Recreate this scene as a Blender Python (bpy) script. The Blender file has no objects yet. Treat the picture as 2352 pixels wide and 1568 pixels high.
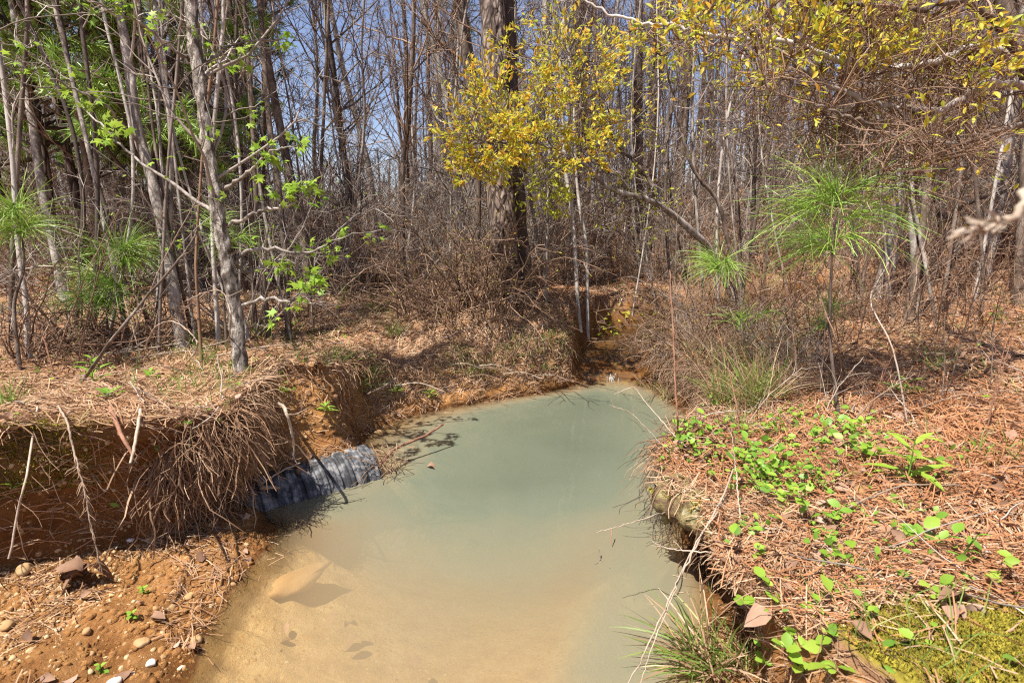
import bpy, math, numpy as np
from mathutils import Vector, Matrix
from mathutils.bvhtree import BVHTree
sc = bpy.context.scene
col = sc.collection
rng = np.random.default_rng(11)
rad = math.radians

# ---------------------------------------------------------------- camera, sky, sun, exposure
LENS, PITCH, CAMH = 19.0, rad(12.0), 1.5
cam_d = bpy.data.cameras.new('camera')
cam_d.lens = LENS; cam_d.sensor_width = 36.0; cam_d.clip_start = 0.02; cam_d.clip_end = 500.0
cam_d.dof.use_dof = True; cam_d.dof.focus_distance = 4.0; cam_d.dof.aperture_fstop = 5.6
cam = bpy.data.objects.new('camera', cam_d); col.objects.link(cam)
cam.location = (0, 0, CAMH); cam.rotation_euler = (rad(90) - PITCH, 0, 0)
sc.camera = cam

SUN = np.array([-0.33, -0.27, 0.90]); SUN /= np.linalg.norm(SUN)
world = bpy.data.worlds.new('World'); sc.world = world; world.use_nodes = True
wn = world.node_tree
sky = wn.nodes.new('ShaderNodeTexSky'); sky.sky_type = 'NISHITA'; sky.sun_disc = False
sky.sun_elevation = math.asin(SUN[2]); sky.sun_rotation = math.atan2(SUN[0], SUN[1])
sky.air_density = 1.0; sky.dust_density = 0.8; sky.ozone_density = 3.0
tint = wn.nodes.new('ShaderNodeVectorMath'); tint.operation = 'MULTIPLY'; tint.inputs[1].default_value = (1.22, 1.06, 1.08)
wn.links.new(sky.outputs[0], tint.inputs[0]); wn.links.new(tint.outputs[0], wn.nodes['Background'].inputs[0])
wn.nodes['Background'].inputs[1].default_value = 0.075
sun_d = bpy.data.lights.new('sun', 'SUN'); sun_d.energy = 5.0; sun_d.angle = rad(0.5); sun_d.color = (1.0, 0.955, 0.88)
sun = bpy.data.objects.new('sun', sun_d); col.objects.link(sun)
sun.rotation_euler = Vector(-SUN).to_track_quat('-Z', 'Y').to_euler(); sun.location = (-6, -4, 14)
sc.view_settings.view_transform = 'Standard'; sc.view_settings.look = 'None'
sc.view_settings.exposure = 1.08; sc.view_settings.gamma = 1.0
sc.render.engine = 'CYCLES'
sc.cycles.use_denoising = False; sc.cycles.filter_width = 1.2; sc.cycles.max_bounces = 6; sc.cycles.diffuse_bounces = 3; sc.cycles.transparent_max_bounces = 12
sc.cycles.sample_clamp_indirect = 6.0

# ---------------------------------------------------------------- picture <-> world (photo measured on a 2352 px wide copy)
FPX = LENS / 36.0 * 2352.0
C0 = np.array([0, 0, CAMH])
cp, sp = math.cos(PITCH), math.sin(PITCH)
def ray(px, py):
    u = (px - 1176.0) / FPX; v = (py - 784.0) / FPX
    return np.array([u, cp - v * sp, -sp - v * cp])
def P(px, py, t): return C0 + ray(px, py) * t
def pix(p):
    d = np.asarray(p, float) - C0
    dep = d[..., 1] * cp - d[..., 2] * sp
    up = d[..., 1] * sp + d[..., 2] * cp
    return 1176 + FPX * d[..., 0] / dep, 784 - FPX * up / dep, dep

# ---------------------------------------------------------------- small helpers
def nrm(a):
    return a / np.maximum(np.linalg.norm(a, axis=-1, keepdims=True), 1e-9)
def hash3(i, seed):
    n = (i[..., 0] * 73856093) ^ (i[..., 1] * 19349663) ^ (i[..., 2] * 83492791) ^ (seed * 2654435)
    n = (n ^ (n >> 13)) * 1274126177
    n = n & 0x7fffffff
    return ((n ^ (n >> 16)) & 0xffff) / 65535.0
def vnoise(p, seed=0):
    i = np.floor(p).astype(np.int64); f = p - i; f = f * f * (3 - 2 * f); r = 0
    for a in (0, 1):
        for b in (0, 1):
            for c in (0, 1):
                w = (f[..., 0] if a else 1 - f[..., 0]) * (f[..., 1] if b else 1 - f[..., 1]) * (f[..., 2] if c else 1 - f[..., 2])
                r = r + w * hash3(i + np.array([a, b, c]), seed)
    return r * 2 - 1
def fbm(p, seed=0, octv=4):
    r, a = 0, 1.0
    for o in range(octv):
        r = r + a * vnoise(p * (2.03 ** o), seed + o); a *= 0.5
    return r
def sstep(a, b, x):
    t = np.clip((x - a) / (b - a), 0, 1); return t * t * (3 - 2 * t)

class Buf:
    """collects vertices, faces and one random float per vertex; build() links ONE mesh object"""
    def __init__(s): s.V = []; s.F = []; s.A = []; s.n = 0
    def add(s, V, F, A=None):
        V = np.asarray(V, float).reshape(-1, 3)
        for f in (F if isinstance(F, list) else [F]):
            s.F.append(np.asarray(f, np.int64) + s.n)
        s.V.append(V); s.A.append(np.full(len(V), 0.5) if A is None else np.asarray(A, float).reshape(-1)); s.n += len(V)
        return s
    def build(s, name, mat, parent=None, smooth=True, org=None):
        V = np.concatenate(s.V); A = np.concatenate(s.A)
        if org is not None: V = V - np.asarray(org)
        me = bpy.data.meshes.new(name)
        me.vertices.add(len(V)); me.vertices.foreach_set('co', V.astype(np.float32).ravel())
        tot = sum(f.size for f in s.F); nf = sum(len(f) for f in s.F)
        me.loops.add(tot); me.polygons.add(nf)
        li = np.concatenate([f.ravel() for f in s.F]); sz = np.concatenate([np.full(len(f), f.shape[1]) for f in s.F])
        me.loops.foreach_set('vertex_index', li.astype(np.int32))
        me.polygons.foreach_set('loop_start', np.concatenate([[0], np.cumsum(sz)[:-1]]).astype(np.int32))
        if smooth: me.polygons.foreach_set('use_smooth', np.ones(nf, bool))
        at = me.attributes.new('var', 'FLOAT', 'POINT'); at.data.foreach_set('value', A.astype(np.float32))
        me.update(); me.validate()
        me.materials.append(mat)
        o = bpy.data.objects.new(name, me); col.objects.link(o)
        if parent is not None: o.parent = parent
        return o
def thing(name, label, cat, loc=(0, 0, 0), group=None):
    o = bpy.data.objects.new(name, None); col.objects.link(o); o.location = loc; o.empty_display_size = .1
    o['label'] = label; o['category'] = cat
    if group: o['group'] = group
    return o
def tag(o, label=None, cat=None, group=None, kind=None):
    if label: o['label'] = label
    if cat: o['category'] = cat
    if group: o['group'] = group
    if kind: o['kind'] = kind
    return o
def dup(root, loc, rz=0, s=1.0, label=None, group=None):
    r = root.copy(); col.objects.link(r); r.location = loc; r.rotation_euler = (0, 0, rz); r.scale = (s, s, s)
    if label: r['label'] = label
    if group: r['group'] = group
    for ch in list(root.children):
        c = ch.copy(); col.objects.link(c); c.parent = r
    return r

def tubes(Pl, R, sides=5):
    """(M,N,3) polylines with radii (M,N) -> vertices, quads"""
    Pl = np.asarray(Pl, float); R = np.asarray(R, float)
    if Pl.ndim == 2: Pl = Pl[None]; R = R.reshape(1, -1)
    M, N = Pl.shape[:2]
    R = np.broadcast_to(R, (M, N))
    T = nrm(np.gradient(Pl, axis=1))
    mt = nrm(Pl[:, -1] - Pl[:, 0]); ref = np.where(np.abs(mt[:, 2:3]) < .7, np.array([[0, 0, 1.]]), np.array([[1., 0, 0]]))
    A = nrm(np.cross(T, ref[:, None, :])); B = np.cross(T, A)
    th = np.arange(sides) / sides * 2 * np.pi
    V = Pl[:, :, None, :] + R[:, :, None, None] * (A[:, :, None, :] * np.cos(th)[None, None, :, None] + B[:, :, None, :] * np.sin(th)[None, None, :, None])
    idx = np.arange(M * N * sides).reshape(M, N, sides); nx = np.roll(idx, -1, axis=2)
    F = np.stack([idx[:, :-1], nx[:, :-1], nx[:, 1:], idx[:, 1:]], -1).reshape(-1, 4)
    return V.reshape(-1, 3), F
def tube_var(M, N, sides, v=None):
    v = rng.random(M) if v is None else v
    return np.repeat(v, N * sides)
def add_tubes(b, Pl, R, sides=5, v=None):
    V, F = tubes(Pl, R, sides); M = 1 if np.ndim(Pl) == 2 else len(Pl)
    b.add(V, F, tube_var(M, len(V) // M // sides, sides, v)); return b
def ribbons(b, Pl, W, side=None, v=None):
    """thin strips along polylines (M,N,3); W (M,N) or (M,1) full width"""
    M, N = Pl.shape[:2]
    T = nrm(np.gradient(Pl, axis=1))
    if side is None: side = nrm(rng.normal(size=(M, 3)))
    S = np.cross(T, side[:, None, :]); S = nrm(S)
    W = np.broadcast_to(W, (M, N))[..., None] * .5
    V = np.stack([Pl - S * W, Pl + S * W], 2)
    idx = np.arange(M * N * 2).reshape(M, N, 2)
    F = np.stack([idx[:, :-1, 0], idx[:, :-1, 1], idx[:, 1:, 1], idx[:, 1:, 0]], -1).reshape(-1, 4)
    v = rng.random(M) if v is None else v
    b.add(V.reshape(-1, 3), F, np.repeat(v, N * 2)); return b
def grow(P0, D, L, N, wig=.15, up=0.0):
    P0 = np.asarray(P0, float); D = nrm(np.asarray(D, float)); L = np.broadcast_to(np.asarray(L, float), (len(P0),))[:, None]
    pts = [P0]; d = D
    for i in range(N - 1):
        d = nrm(d + rng.normal(0, wig, d.shape) + np.array([0, 0, up])); pts.append(pts[-1] + d * L / (N - 1))
    return np.stack(pts, 1)
def along(Pl, f):
    """points and tangents at fractions f (M,k) of the polylines"""
    M, N = Pl.shape[:2]; x = np.clip(f, 0, .9999) * (N - 1); i = x.astype(int); w = (x - i)[..., None]; m = np.arange(M)[:, None]
    a, b = Pl[m, i], Pl[m, i + 1]
    return a * (1 - w) + b * w, nrm(b - a)
def kids(Pl, per, L, N, ang=(35, 70), wig=.15, up=0.02, f0=.2, f1=1.0, lscale=True):
    M = len(Pl); f = np.sort(rng.uniform(f0, f1, (M, per)), 1); p, t = along(Pl, f)
    q = nrm(np.cross(t, nrm(rng.normal(size=t.shape)))); a = np.radians(rng.uniform(ang[0], ang[1], (M, per)))[..., None]
    d = t * np.cos(a) + q * np.sin(a)
    Ls = L * rng.uniform(.6, 1.2, (M, per))
    if lscale: Ls = Ls * (1.15 - .65 * f)
    return grow(p.reshape(-1, 3), d.reshape(-1, 3), Ls.reshape(-1), N, wig, up)
def spl(pts, n):
    """smooth curve through the points, n samples"""
    p = np.asarray(pts, float); k = len(p)
    if k == 2: return p[0] + (p[1] - p[0]) * np.linspace(0, 1, n)[:, None]
    q = np.vstack([2 * p[0] - p[1], p, 2 * p[-1] - p[-2]]); x = np.linspace(0, k - 1 - 1e-6, n); i = x.astype(int); t = (x - i)[:, None]
    a, b, c, d = q[i], q[i + 1], q[i + 2], q[i + 3]
    return .5 * (2 * b + (c - a) * t + (2 * a - 5 * b + 4 * c - d) * t ** 2 + (3 * b - a - 3 * c + d) * t ** 3)
def taper(n, r0, r1, k=1.0): return r0 + (r1 - r0) * np.linspace(0, 1, n) ** k

def oval(fold=.12, bend=-.15, w=.5):
    """unit leaf along +x, normal +z"""
    xs = np.array([.25, .55, .82]); hw = np.array([.34, .46, .27]) * w
    V = [(0, 0, 0)]
    for x, h in zip(xs, hw):
        zb = bend * x * x; V += [(x, h, zb + fold * h * 2), (x, 0, zb), (x, -h, zb + fold * h * 2)]
    V.append((1, 0, bend)); V = np.array(V)
    T = np.array([(0, 2, 1), (0, 3, 2), (7, 8, 10), (8, 9, 10)]); T[2:] = [(7, 8, 10), (8, 9, 10)]
    Q = np.array([(1, 2, 5, 4), (2, 3, 6, 5), (4, 5, 8, 7), (5, 6, 9, 8)])
    return V, [T, Q]
def star(droop=-.22):
    """five-lobed leaf, base at the origin"""
    V = [(.30, 0, 0.0), (0, 0, 0)]
    for k, a in enumerate([-128, -62, 0, 62, 128]):
        r = [.48, .62, .72, .62, .48][k]; ca, sa = math.cos(rad(a)), math.sin(rad(a))
        V.append((.3 + r * ca, r * sa, droop * r))
        if k < 4:
            am = rad([-95, -31, 31, 95][k]); V.append((.3 + .24 * math.cos(am), .24 * math.sin(am), -.03))
    V = np.array(V); ring = [1] + list(range(2, 11)) + [1]
    return V, [np.array([(0, ring[i], ring[i + 1]) for i in range(len(ring) - 1)])]
def leaves(b, tmpl, pos, ax, nor, size, v=None):
    V, Fs = tmpl; M = len(pos); k = len(V)
    ax = nrm(ax); y = nrm(np.cross(nor, ax)); z = np.cross(ax, y)
    s = np.broadcast_to(np.asarray(size, float), (M,))[:, None, None]
    W = pos[:, None, :] + s * (V[None, :, 0:1] * ax[:, None] + V[None, :, 1:2] * y[:, None] + V[None, :, 2:3] * z[:, None])
    off = (np.arange(M) * k)[:, None, None]
    v = rng.random(M) if v is None else v
    b.add(W.reshape(-1, 3), [(f[None] + off).reshape(-1, f.shape[1]) for f in Fs], np.repeat(v, k)); return b
OVAL, OVALW, LANCE, STAR = oval(), oval(.08, -.2, .75), oval(.15, -.3, .28), star()

# ---------------------------------------------------------------- materials
def ramp_of(nt, stops):
    r = nt.nodes.new('ShaderNodeValToRGB'); e = r.color_ramp.elements
    while len(e) < len(stops): e.new(.5)
    for k, (p, c) in zip(e, stops): k.position = p; k.color = (*c, 1)
    return r
def M(name, stops, nscale=6.0, nmix=.5, rough=.85, bump=0.0, bscale=40.0, transl=0.0, stretch=(1, 1, 1), spec=.2, detail=5, kind='noise', bdist=.02):
    m = bpy.data.materials.new(name); m.use_nodes = True; nt = m.node_tree; L = nt.links.new; N = nt.nodes.new
    bs = nt.nodes['Principled BSDF']; out = nt.nodes['Material Output']
    tc = N('ShaderNodeTexCoord'); mp = N('ShaderNodeMapping'); mp.inputs['Scale'].default_value = stretch; L(tc.outputs['Object'], mp.inputs[0])
    no = N('ShaderNodeTexNoise'); no.inputs['Scale'].default_value = nscale; no.inputs['Detail'].default_value = detail; no.inputs['Roughness'].default_value = .65
    L(mp.outputs[0], no.inputs['Vector'])
    mr = N('ShaderNodeMapRange'); mr.inputs[1].default_value = .28; mr.inputs[2].default_value = .72; L(no.outputs[0], mr.inputs[0])
    at = N('ShaderNodeAttribute'); at.attribute_name = 'var'
    mx = N('ShaderNodeMix'); mx.data_type = 'FLOAT'; mx.inputs[0].default_value = nmix
    L(at.outputs['Fac'], mx.inputs[2]); L(mr.outputs[0], mx.inputs[3])
    fo = mx.outputs[0]
    if kind == 'voronoi':
        v1 = N('ShaderNodeTexVoronoi'); v1.feature = 'DISTANCE_TO_EDGE'; v1.inputs['Scale'].default_value = bscale; vm = N('ShaderNodeVectorMath'); L(mp.outputs[0], vm.inputs[0]); nn_ = N('ShaderNodeTexNoise'); nn_.inputs['Scale'].default_value = 6; L(mp.outputs[0], nn_.inputs['Vector']); vs = N('ShaderNodeVectorMath'); vs.operation = 'SCALE'; vs.inputs['Scale'].default_value = .12; L(nn_.outputs['Color'], vs.inputs[0]); L(vs.outputs[0], vm.inputs[1]); L(vm.outputs[0], v1.inputs['Vector'])
        m3 = N('ShaderNodeMapRange'); m3.inputs[1].default_value = .02; m3.inputs[2].default_value = .16; m3.inputs[3].default_value = .1; L(v1.outputs['Distance'], m3.inputs[0]); mm = N('ShaderNodeMath'); mm.operation = 'MULTIPLY'; L(fo, mm.inputs[0]); L(m3.outputs[0], mm.inputs[1]); fo = mm.outputs[0]
    rp = ramp_of(nt, stops); L(fo, rp.inputs[0]); L(rp.outputs[0], bs.inputs['Base Color'])
    bs.inputs['Roughness'].default_value = rough; bs.inputs['Specular IOR Level'].default_value = spec
    if bump:
        if kind == 'voronoi':
            t2 = N('ShaderNodeTexVoronoi'); t2.feature = 'DISTANCE_TO_EDGE'; t2.inputs['Scale'].default_value = bscale; o2 = t2.outputs['Distance']
        else:
            t2 = N('ShaderNodeTexNoise'); t2.inputs['Scale'].default_value = bscale; t2.inputs['Detail'].default_value = 6; t2.inputs['Roughness'].default_value = .7; o2 = t2.outputs[0]
        L(mp.outputs[0], t2.inputs['Vector'])
        bp = N('ShaderNodeBump'); bp.inputs['Strength'].default_value = bump; bp.inputs['Distance'].default_value = bdist
        L(o2, bp.inputs['Height']); L(bp.outputs[0], bs.inputs['Normal'])
    if transl:
        tr = N('ShaderNodeBsdfTranslucent'); L(rp.outputs[0], tr.inputs[0]); ms = N('ShaderNodeMixShader'); ms.inputs[0].default_value = transl
        L(bs.outputs[0], ms.inputs[1]); L(tr.outputs[0], ms.inputs[2]); L(ms.outputs[0], out.inputs[0])
    return m
MT = {}
MT['straw'] = M('pine_straw', [(0, (.12, .06, .032)), (.35, (.33, .185, .10)), (.7, (.50, .335, .205)), (1, (.66, .51, .36))], 3, .35, transl=.15)
MT['redstraw'] = M('red_straw', [(0, (.15, .06, .03)), (.5, (.38, .17, .075)), (1, (.5, .28, .15))], 3, .35, transl=.15)
MT['root'] = M('root', [(0, (.06, .033, .02)), (.5, (.22, .13, .075)), (1, (.48, .33, .21))], 8, .35)
MT['dryleaf'] = M('dead_leaf', [(0, (.07, .038, .022)), (.35, (.20, .11, .065)), (.65, (.34, .21, .14)), (.88, (.46, .32, .24)), (1, (.55, .45, .36))], 12, .3, rough=.7, transl=.15)
MT['green'] = M('green_leaf', [(0, (.10, .22, .025)), (.5, (.20, .36, .04)), (1, (.34, .48, .06))], 10, .25, rough=.45, transl=.4, spec=.4)
MT['lime'] = M('fresh_leaf', [(0, (.13, .26, .025)), (.5, (.25, .40, .04)), (1, (.42, .54, .08))], 10, .25, rough=.5, transl=.45, spec=.3)
MT['yellow'] = M('yellow_leaf', [(0, (.30, .38, .04)), (.45, (.58, .56, .06)), (.8, (.68, .47, .05)), (1, (.62, .26, .04))], 10, .15, rough=.5, transl=.45, spec=.35)
MT['needle'] = M('pine_needle', [(0, (.11, .20, .03)), (.5, (.22, .36, .05)), (.85, (.36, .48, .09)), (1, (.46, .48, .14))], 4, .2, rough=.45, transl=.2, spec=.4)
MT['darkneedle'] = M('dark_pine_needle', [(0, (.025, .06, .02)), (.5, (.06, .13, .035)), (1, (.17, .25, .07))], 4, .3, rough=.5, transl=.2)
MT['grass'] = M('grass_blade', [(0, (.10, .17, .03)), (.5, (.18, .28, .05)), (.8, (.30, .36, .08)), (1, (.48, .42, .18))], 4, .15, rough=.5, transl=.3, spec=.3)
MT['moss'] = M('moss', [(0, (.10, .09, .012)), (.5, (.30, .25, .03)), (1, (.50, .40, .06))], 14, .45, rough=.95, bump=.5, bscale=90)
MT['greybark'] = M('grey_bark', [(0, (.05, .04, .032)), (.4, (.20, .168, .14)), (.75, (.42, .37, .32)), (1, (.58, .53, .47))], 14, .88, bump=.8, bscale=22, stretch=(1, 1, .35))
MT['palebark'] = M('pale_bark', [(0, (.20, .17, .145)), (.5, (.40, .355, .31)), (1, (.58, .53, .47))], 7, .8, bump=.4, bscale=18, stretch=(1, 1, .4))
MT['brownbark'] = M('brown_bark', [(0, (.03, .021, .016)), (.5, (.13, .095, .072)), (1, (.34, .27, .215))], 13, .85, bump=.8, bscale=25, stretch=(1, 1, .3))
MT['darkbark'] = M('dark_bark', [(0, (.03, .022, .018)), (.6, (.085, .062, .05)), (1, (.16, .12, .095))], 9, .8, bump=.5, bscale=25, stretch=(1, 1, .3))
MT['pinebark'] = M('pine_bark', [(0, (.03, .02, .016)), (.3, (.10, .07, .055)), (.6, (.22, .17, .14)), (1, (.36, .30, .26))], 7, .85, bump=1.0, bscale=16, stretch=(1, 1, .28), kind='voronoi', bdist=.05)
MT['cork'] = M('cork_bark', [(0, (.04, .03, .024)), (.42, (.17, .14, .11)), (.62, (.46, .41, .35)), (1, (.66, .60, .53))], 28, .9, bump=1.0, bscale=38, stretch=(1, 1, .45), bdist=.03)
MT['twig'] = M('twig', [(0, (.05, .038, .03)), (.5, (.17, .13, .105)), (1, (.42, .36, .31))], 5, .3)
MT['browntwig'] = M('brown_twig', [(0, (.06, .034, .02)), (.5, (.20, .12, .075)), (1, (.42, .29, .20))], 5, .3)
MT['palewig'] = M('pale_twig', [(0, (.07, .055, .045)), (.5, (.27, .22, .18)), (1, (.52, .46, .40))], 5, .3)
MT['farwood'] = M('far_wood', [(0, (.03, .024, .02)), (.5, (.11, .088, .072)), (1, (.28, .24, .21))], 2, .3)
MT['stick'] = M('dry_stick', [(0, (.16, .11, .075)), (.5, (.36, .275, .20)), (1, (.56, .47, .38))], 20, .5, bump=.3, bscale=60)
MT['redstick'] = M('red_stick', [(0, (.11, .05, .03)), (.6, (.28, .14, .085)), (1, (.44, .26, .17))], 20, .6, bump=.3, bscale=60)
MT['stone'] = M('stone', [(0, (.20, .11, .05)), (.45, (.36, .22, .10)), (.8, (.50, .36, .20)), (1, (.66, .56, .42))], 9, .35, bump=.3, bscale=30)
MT['whitestone'] = M('white_stone', [(0, (.45, .36, .26)), (.5, (.68, .62, .54)), (1, (.8, .77, .72))], 14, .8, bump=.3, bscale=30)
MT['plastic'] = M('black_plastic', [(0, (.02, .02, .021)), (.40, (.05, .05, .053)), (.6, (.13, .13, .135)), (.8, (.24, .225, .205)), (1, (.36, .27, .18))], 16, .93, rough=.6, bump=.15, bscale=40, spec=.25)
# ---------------------------------------------------------------- ground: one sheet lofted out from the pool's shoreline
#        shore x,y    foot x,y,z           lip x,y       undercut
CT = np.array([
    (0, 1.05,       0, .98, .03,        0, .6,        0),
    (-.6, 1.1,      -.66, 1.0, .03,     -.9, .6,      0),
    (-1.0, 1.33,    -1.35, 1.1, .09,    -2.0, .7,     0),
    (-1.12, 1.62,   -1.85, 1.42, .13,   -2.55, 1.42,  .02),
    (-1.18, 1.9,    -2.14, 1.88, .13,   -2.06, 1.95,  .22),
    (-1.18, 2.1,    -1.88, 2.08, .12,   -1.75, 2.08,  .24),
    (-1.17, 2.3,    -1.64, 2.3, .10,    -1.50, 2.24,  .24),
    (-1.22, 2.5,    -1.43, 2.48, .07,   -1.32, 2.46,  .12),
    (-1.38, 2.66,   -1.46, 2.68, .06,   -1.34, 2.68,  .10),
    (-1.36, 2.80,   -1.44, 2.88, .13,   -1.44, 2.94,  .06),
    (-1.14, 2.99,   -1.26, 3.12, .21,   -1.46, 3.22,  .0),
    (-.99, 3.16,   -1.07, 3.27, .18,   -1.36, 3.46,  .0),
    (-1.04, 3.5,    -1.10, 3.52, .05,   -1.24, 3.62,  .04),
    (-1.06, 3.75,   -1.12, 3.78, .05,   -1.22, 3.92,  .05),
    (-.95, 4.02,    -1.02, 4.08, .06,   -1.10, 4.28,  .0),
    (-.64, 4.28,    -.68, 4.34, .10,    -.78, 4.58,   .0),
    (-.18, 4.55,    -.2, 4.60, .10,     -.24, 4.80,   .0),
    (.25, 4.75,     .25, 4.79, .10,     .25, 4.92,    .02),
    (.62, 5.02,     .61, 5.06, .08,     .60, 5.16,    .03),
    (.88, 5.20,     .89, 5.26, .05,     .84, 5.36,    .0),
    (1.12, 5.22,    1.14, 5.28, .05,    1.18, 5.36,   .0),
    (1.27, 5.02,    1.33, 5.04, .05,    1.32, 5.08,   .05),
    (1.38, 4.55,    1.46, 4.56, .04,    1.38, 4.56,   .12),
    (1.46, 3.95,    1.56, 3.95, .03,    1.46, 3.95,   .14),
    (1.38, 3.35,    1.46, 3.30, .03,    1.32, 3.28,   .14),
    (1.1, 2.82,     1.18, 2.76, .03,    .98, 2.76,    .14),
    (.86, 2.46,     .96, 2.42, .03,     .73, 2.42,    .12),
    (.84, 2.16,     .94, 2.12, .03,     .74, 2.13,    .12),
    (.77, 1.86,     .88, 1.81, .03,     .73, 1.82,    .13),
    (.67, 1.62,     .78, 1.56, .03,     .70, 1.54,    .10),
    (.53, 1.38,     .66, 1.30, .10,     .86, 1.18,    .02),
    (.34, 1.13,     .48, 1.00, .10,     .84, .86,     .0)])
KN = np.array([(-2, 2.1, .70), (-1.4, 2.7, .68), (-1.4, 3.2, .62), (-1.3, 3.9, .50), (-.9, 4.6, .38), (-.2, 4.9, .37), (.3, 5, .43), (.7, 5.3, .41),
    (1.5, 5.2, .40), (1.5, 4.4, .40), (1.5, 3.7, .42), (1.2, 3, .42), (.75, 2.3, .44), (.85, 1.6, .46), (.95, 1.1, .46), (0, .5, .3), (-1.0, .5, .3),
    (-2.2, .6, .40), (-3, 1.8, .78), (-4, 4, .75), (-2.5, 4.5, .66), (-1, 6, .60), (0, 6.3, .92), (-.3, 5.5, .76), (.3, 5.6, .70), (-.9, 5.35, .62), (.5, 6, .78), (1.9, 6.2, .52),
    (2.5, 3, .48), (2.5, 1.5, .52), (3.5, 5, .62), (2, 8, .6), (0, 9, .92), (-5, 9, .8), (-12, 15, .9), (0, 20, .9), (12, 20, 1.2), (0, -6, .5),
    (-6, -4, .8), (6, -3, 1.0), (0, 60, 1.0), (-50, 30, 1.2), (50, 30, 1.5), (0, -60, 1.0)])
CREEK = np.array([(.98, 5.0), (1.02, 5.5), (1.16, 6.0), (1.55, 6.5), (2.4, 7.0), (3.6, 7.6), (5.0, 9.0)])
def creek_d(x, y):
    best = np.full(np.shape(x), 1e9); lng = np.zeros(np.shape(x)); acc = 0
    for a, b in zip(CREEK[:-1], CREEK[1:]):
        ab = b - a; L = np.hypot(*ab); t = np.clip(((x - a[0]) * ab[0] + (y - a[1]) * ab[1]) / L ** 2, 0, 1)
        d = np.hypot(x - a[0] - t * ab[0], y - a[1] - t * ab[1]); m = d < best
        best = np.where(m, d, best); lng = np.where(m, acc + t * L, lng); acc += L
    return best, lng
def Zf(x, y):
    x = np.asarray(x, float); y = np.asarray(y, float); num = 0; den = 0
    for kx, ky, kz in KN:
        w = 1.0 / (((x - kx) ** 2 + (y - ky) ** 2) + .02) ** 1.6; num = num + w * kz; den = den + w
    z = num / den
    h = np.maximum(0, x - 3.6 - .05 * np.maximum(y - 6, 0)); z = z + np.where(h < 3, .065 * h ** 2, .585 + .39 * (h - 3) * np.exp(-np.maximum(h - 3, 0) / 40))
    p = np.stack([x, y, 0 * x], -1)
    return z + .035 * fbm(p * 1.6, 3, 3) + .012 * fbm(p * 7.0, 9, 2)
def closed_spl(c, per):
    n = len(c); o = []
    for i in range(n):
        a, b, d, e = c[i - 1], c[i], c[(i + 1) % n], c[(i + 2) % n]; t = np.linspace(0, 1, per, endpoint=False)[:, None]
        o.append(.5 * (2 * b + (d - a) * t + (2 * a - 5 * b + 4 * d - e) * t ** 2 + (3 * b - a - 3 * d + e) * t ** 3))
    return np.concatenate(o)
LO = closed_spl(CT, 34); NS = len(LO)
sh, ft, ftz, lp, ucut = LO[:, 0:2], LO[:, 2:4], LO[:, 4], LO[:, 5:7], np.maximum(LO[:, 7], 0)
SEG = np.arange(NS) / 34.0                                   # which control point a column belongs to
ang = np.unwrap(np.arctan2(lp[:, 1] - 2.9, lp[:, 0] + .1))   # runs clockwise
k_ = np.hanning(81); k_ /= k_.sum()
dv = np.stack([np.cos(ang), np.sin(ang)], -1); dv = nrm(np.stack([np.convolve(np.concatenate([dv[-40:, i], dv[:, i], dv[:40, i]]), k_, 'valid') for i in (0, 1)], -1))
rows, cover = [], []
def bed(x, y, k):
    dm = np.interp(y, [1.0, 1.5, 2.0, 2.5, 3.0, 4.5, 5.2], [.10, .19, .28, .46, .75, .8, .3])
    return -dm * (1 - (1 - k) ** 2.2)
spy = np.clip(sh[:, 1], 1.55, 4.7); spine = np.stack([np.interp(spy, [1.5, 3, 4.7], [-.25, .1, .9]), spy], -1)
for k in np.linspace(1, 0, 26)[:-1]:
    xy = sh + (spine - sh) * k; dr_ = sstep(20.5, 22, SEG) * (1 - sstep(29.3, 30.5, SEG)) + sstep(7.2, 8, SEG) * (1 - sstep(9.5, 11, SEG)); rows.append(np.column_stack([xy, bed(xy[:, 0], xy[:, 1], k) * (1 - dr_) + dr_ * np.minimum(bed(xy[:, 0], xy[:, 1], k), -.42 * (1 - (1 - k) ** 12) * (1 - sstep(.25, .95, k)))])); cover.append(np.full(NS, -1.0))
R_SH = len(rows)
for k in np.linspace(0, 1, 16)[:-1]:
    rows.append(np.column_stack([sh + (ft - sh) * k, ftz * (k ** .8)])); cover.append(np.zeros(NS))
R_FT = len(rows)
ztop = Zf(lp[:, 0], lp[:, 1])
for w in np.linspace(0, 1, 30)[:-1]:
    q = w ** 1.25; xy = ft + (lp - ft) * q + dv * (ucut * np.sin(np.pi * min(1, w * 1.1)) ** 1.0)[:, None]
    rows.append(np.column_stack([xy, ftz + (ztop - .015 - ftz) * w])); cover.append(np.full(NS, sstep(.8, 1, w)))
R_LP = len(rows)
r = 0.0; step = .012; rr = []
while r < 130: rr.append(r); r += step; step *= 1.062
for r in rr:
    xy = lp + dv * r; rows.append(np.column_stack([xy, Zf(xy[:, 0], xy[:, 1])])); cover.append(np.ones(NS))
TV = np.stack(rows, 1); COV = np.stack(cover, 1); NR = TV.shape[1]            # (NS, NR, 3)
cd, cl = creek_d(TV[..., 0], TV[..., 1])
cz = np.interp(cl, [0, .3, .6, 1.2, 3, 6, 11], [-.05, .02, .10, .15, .34, .48, .6]) + .02 * fbm(TV * 6, 5, 2)
cw = 1 - sstep(.26, .50, cd + .05 * vnoise(TV * 5, 2)); low = np.minimum(TV[..., 2], cz)
out = (np.arange(NR) >= R_SH)[None, :]
TV[..., 2] = np.where(out, TV[..., 2] * (1 - cw) + low * cw, TV[..., 2]); COV = np.where(out & (cw > .3), 0.0, COV)
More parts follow.
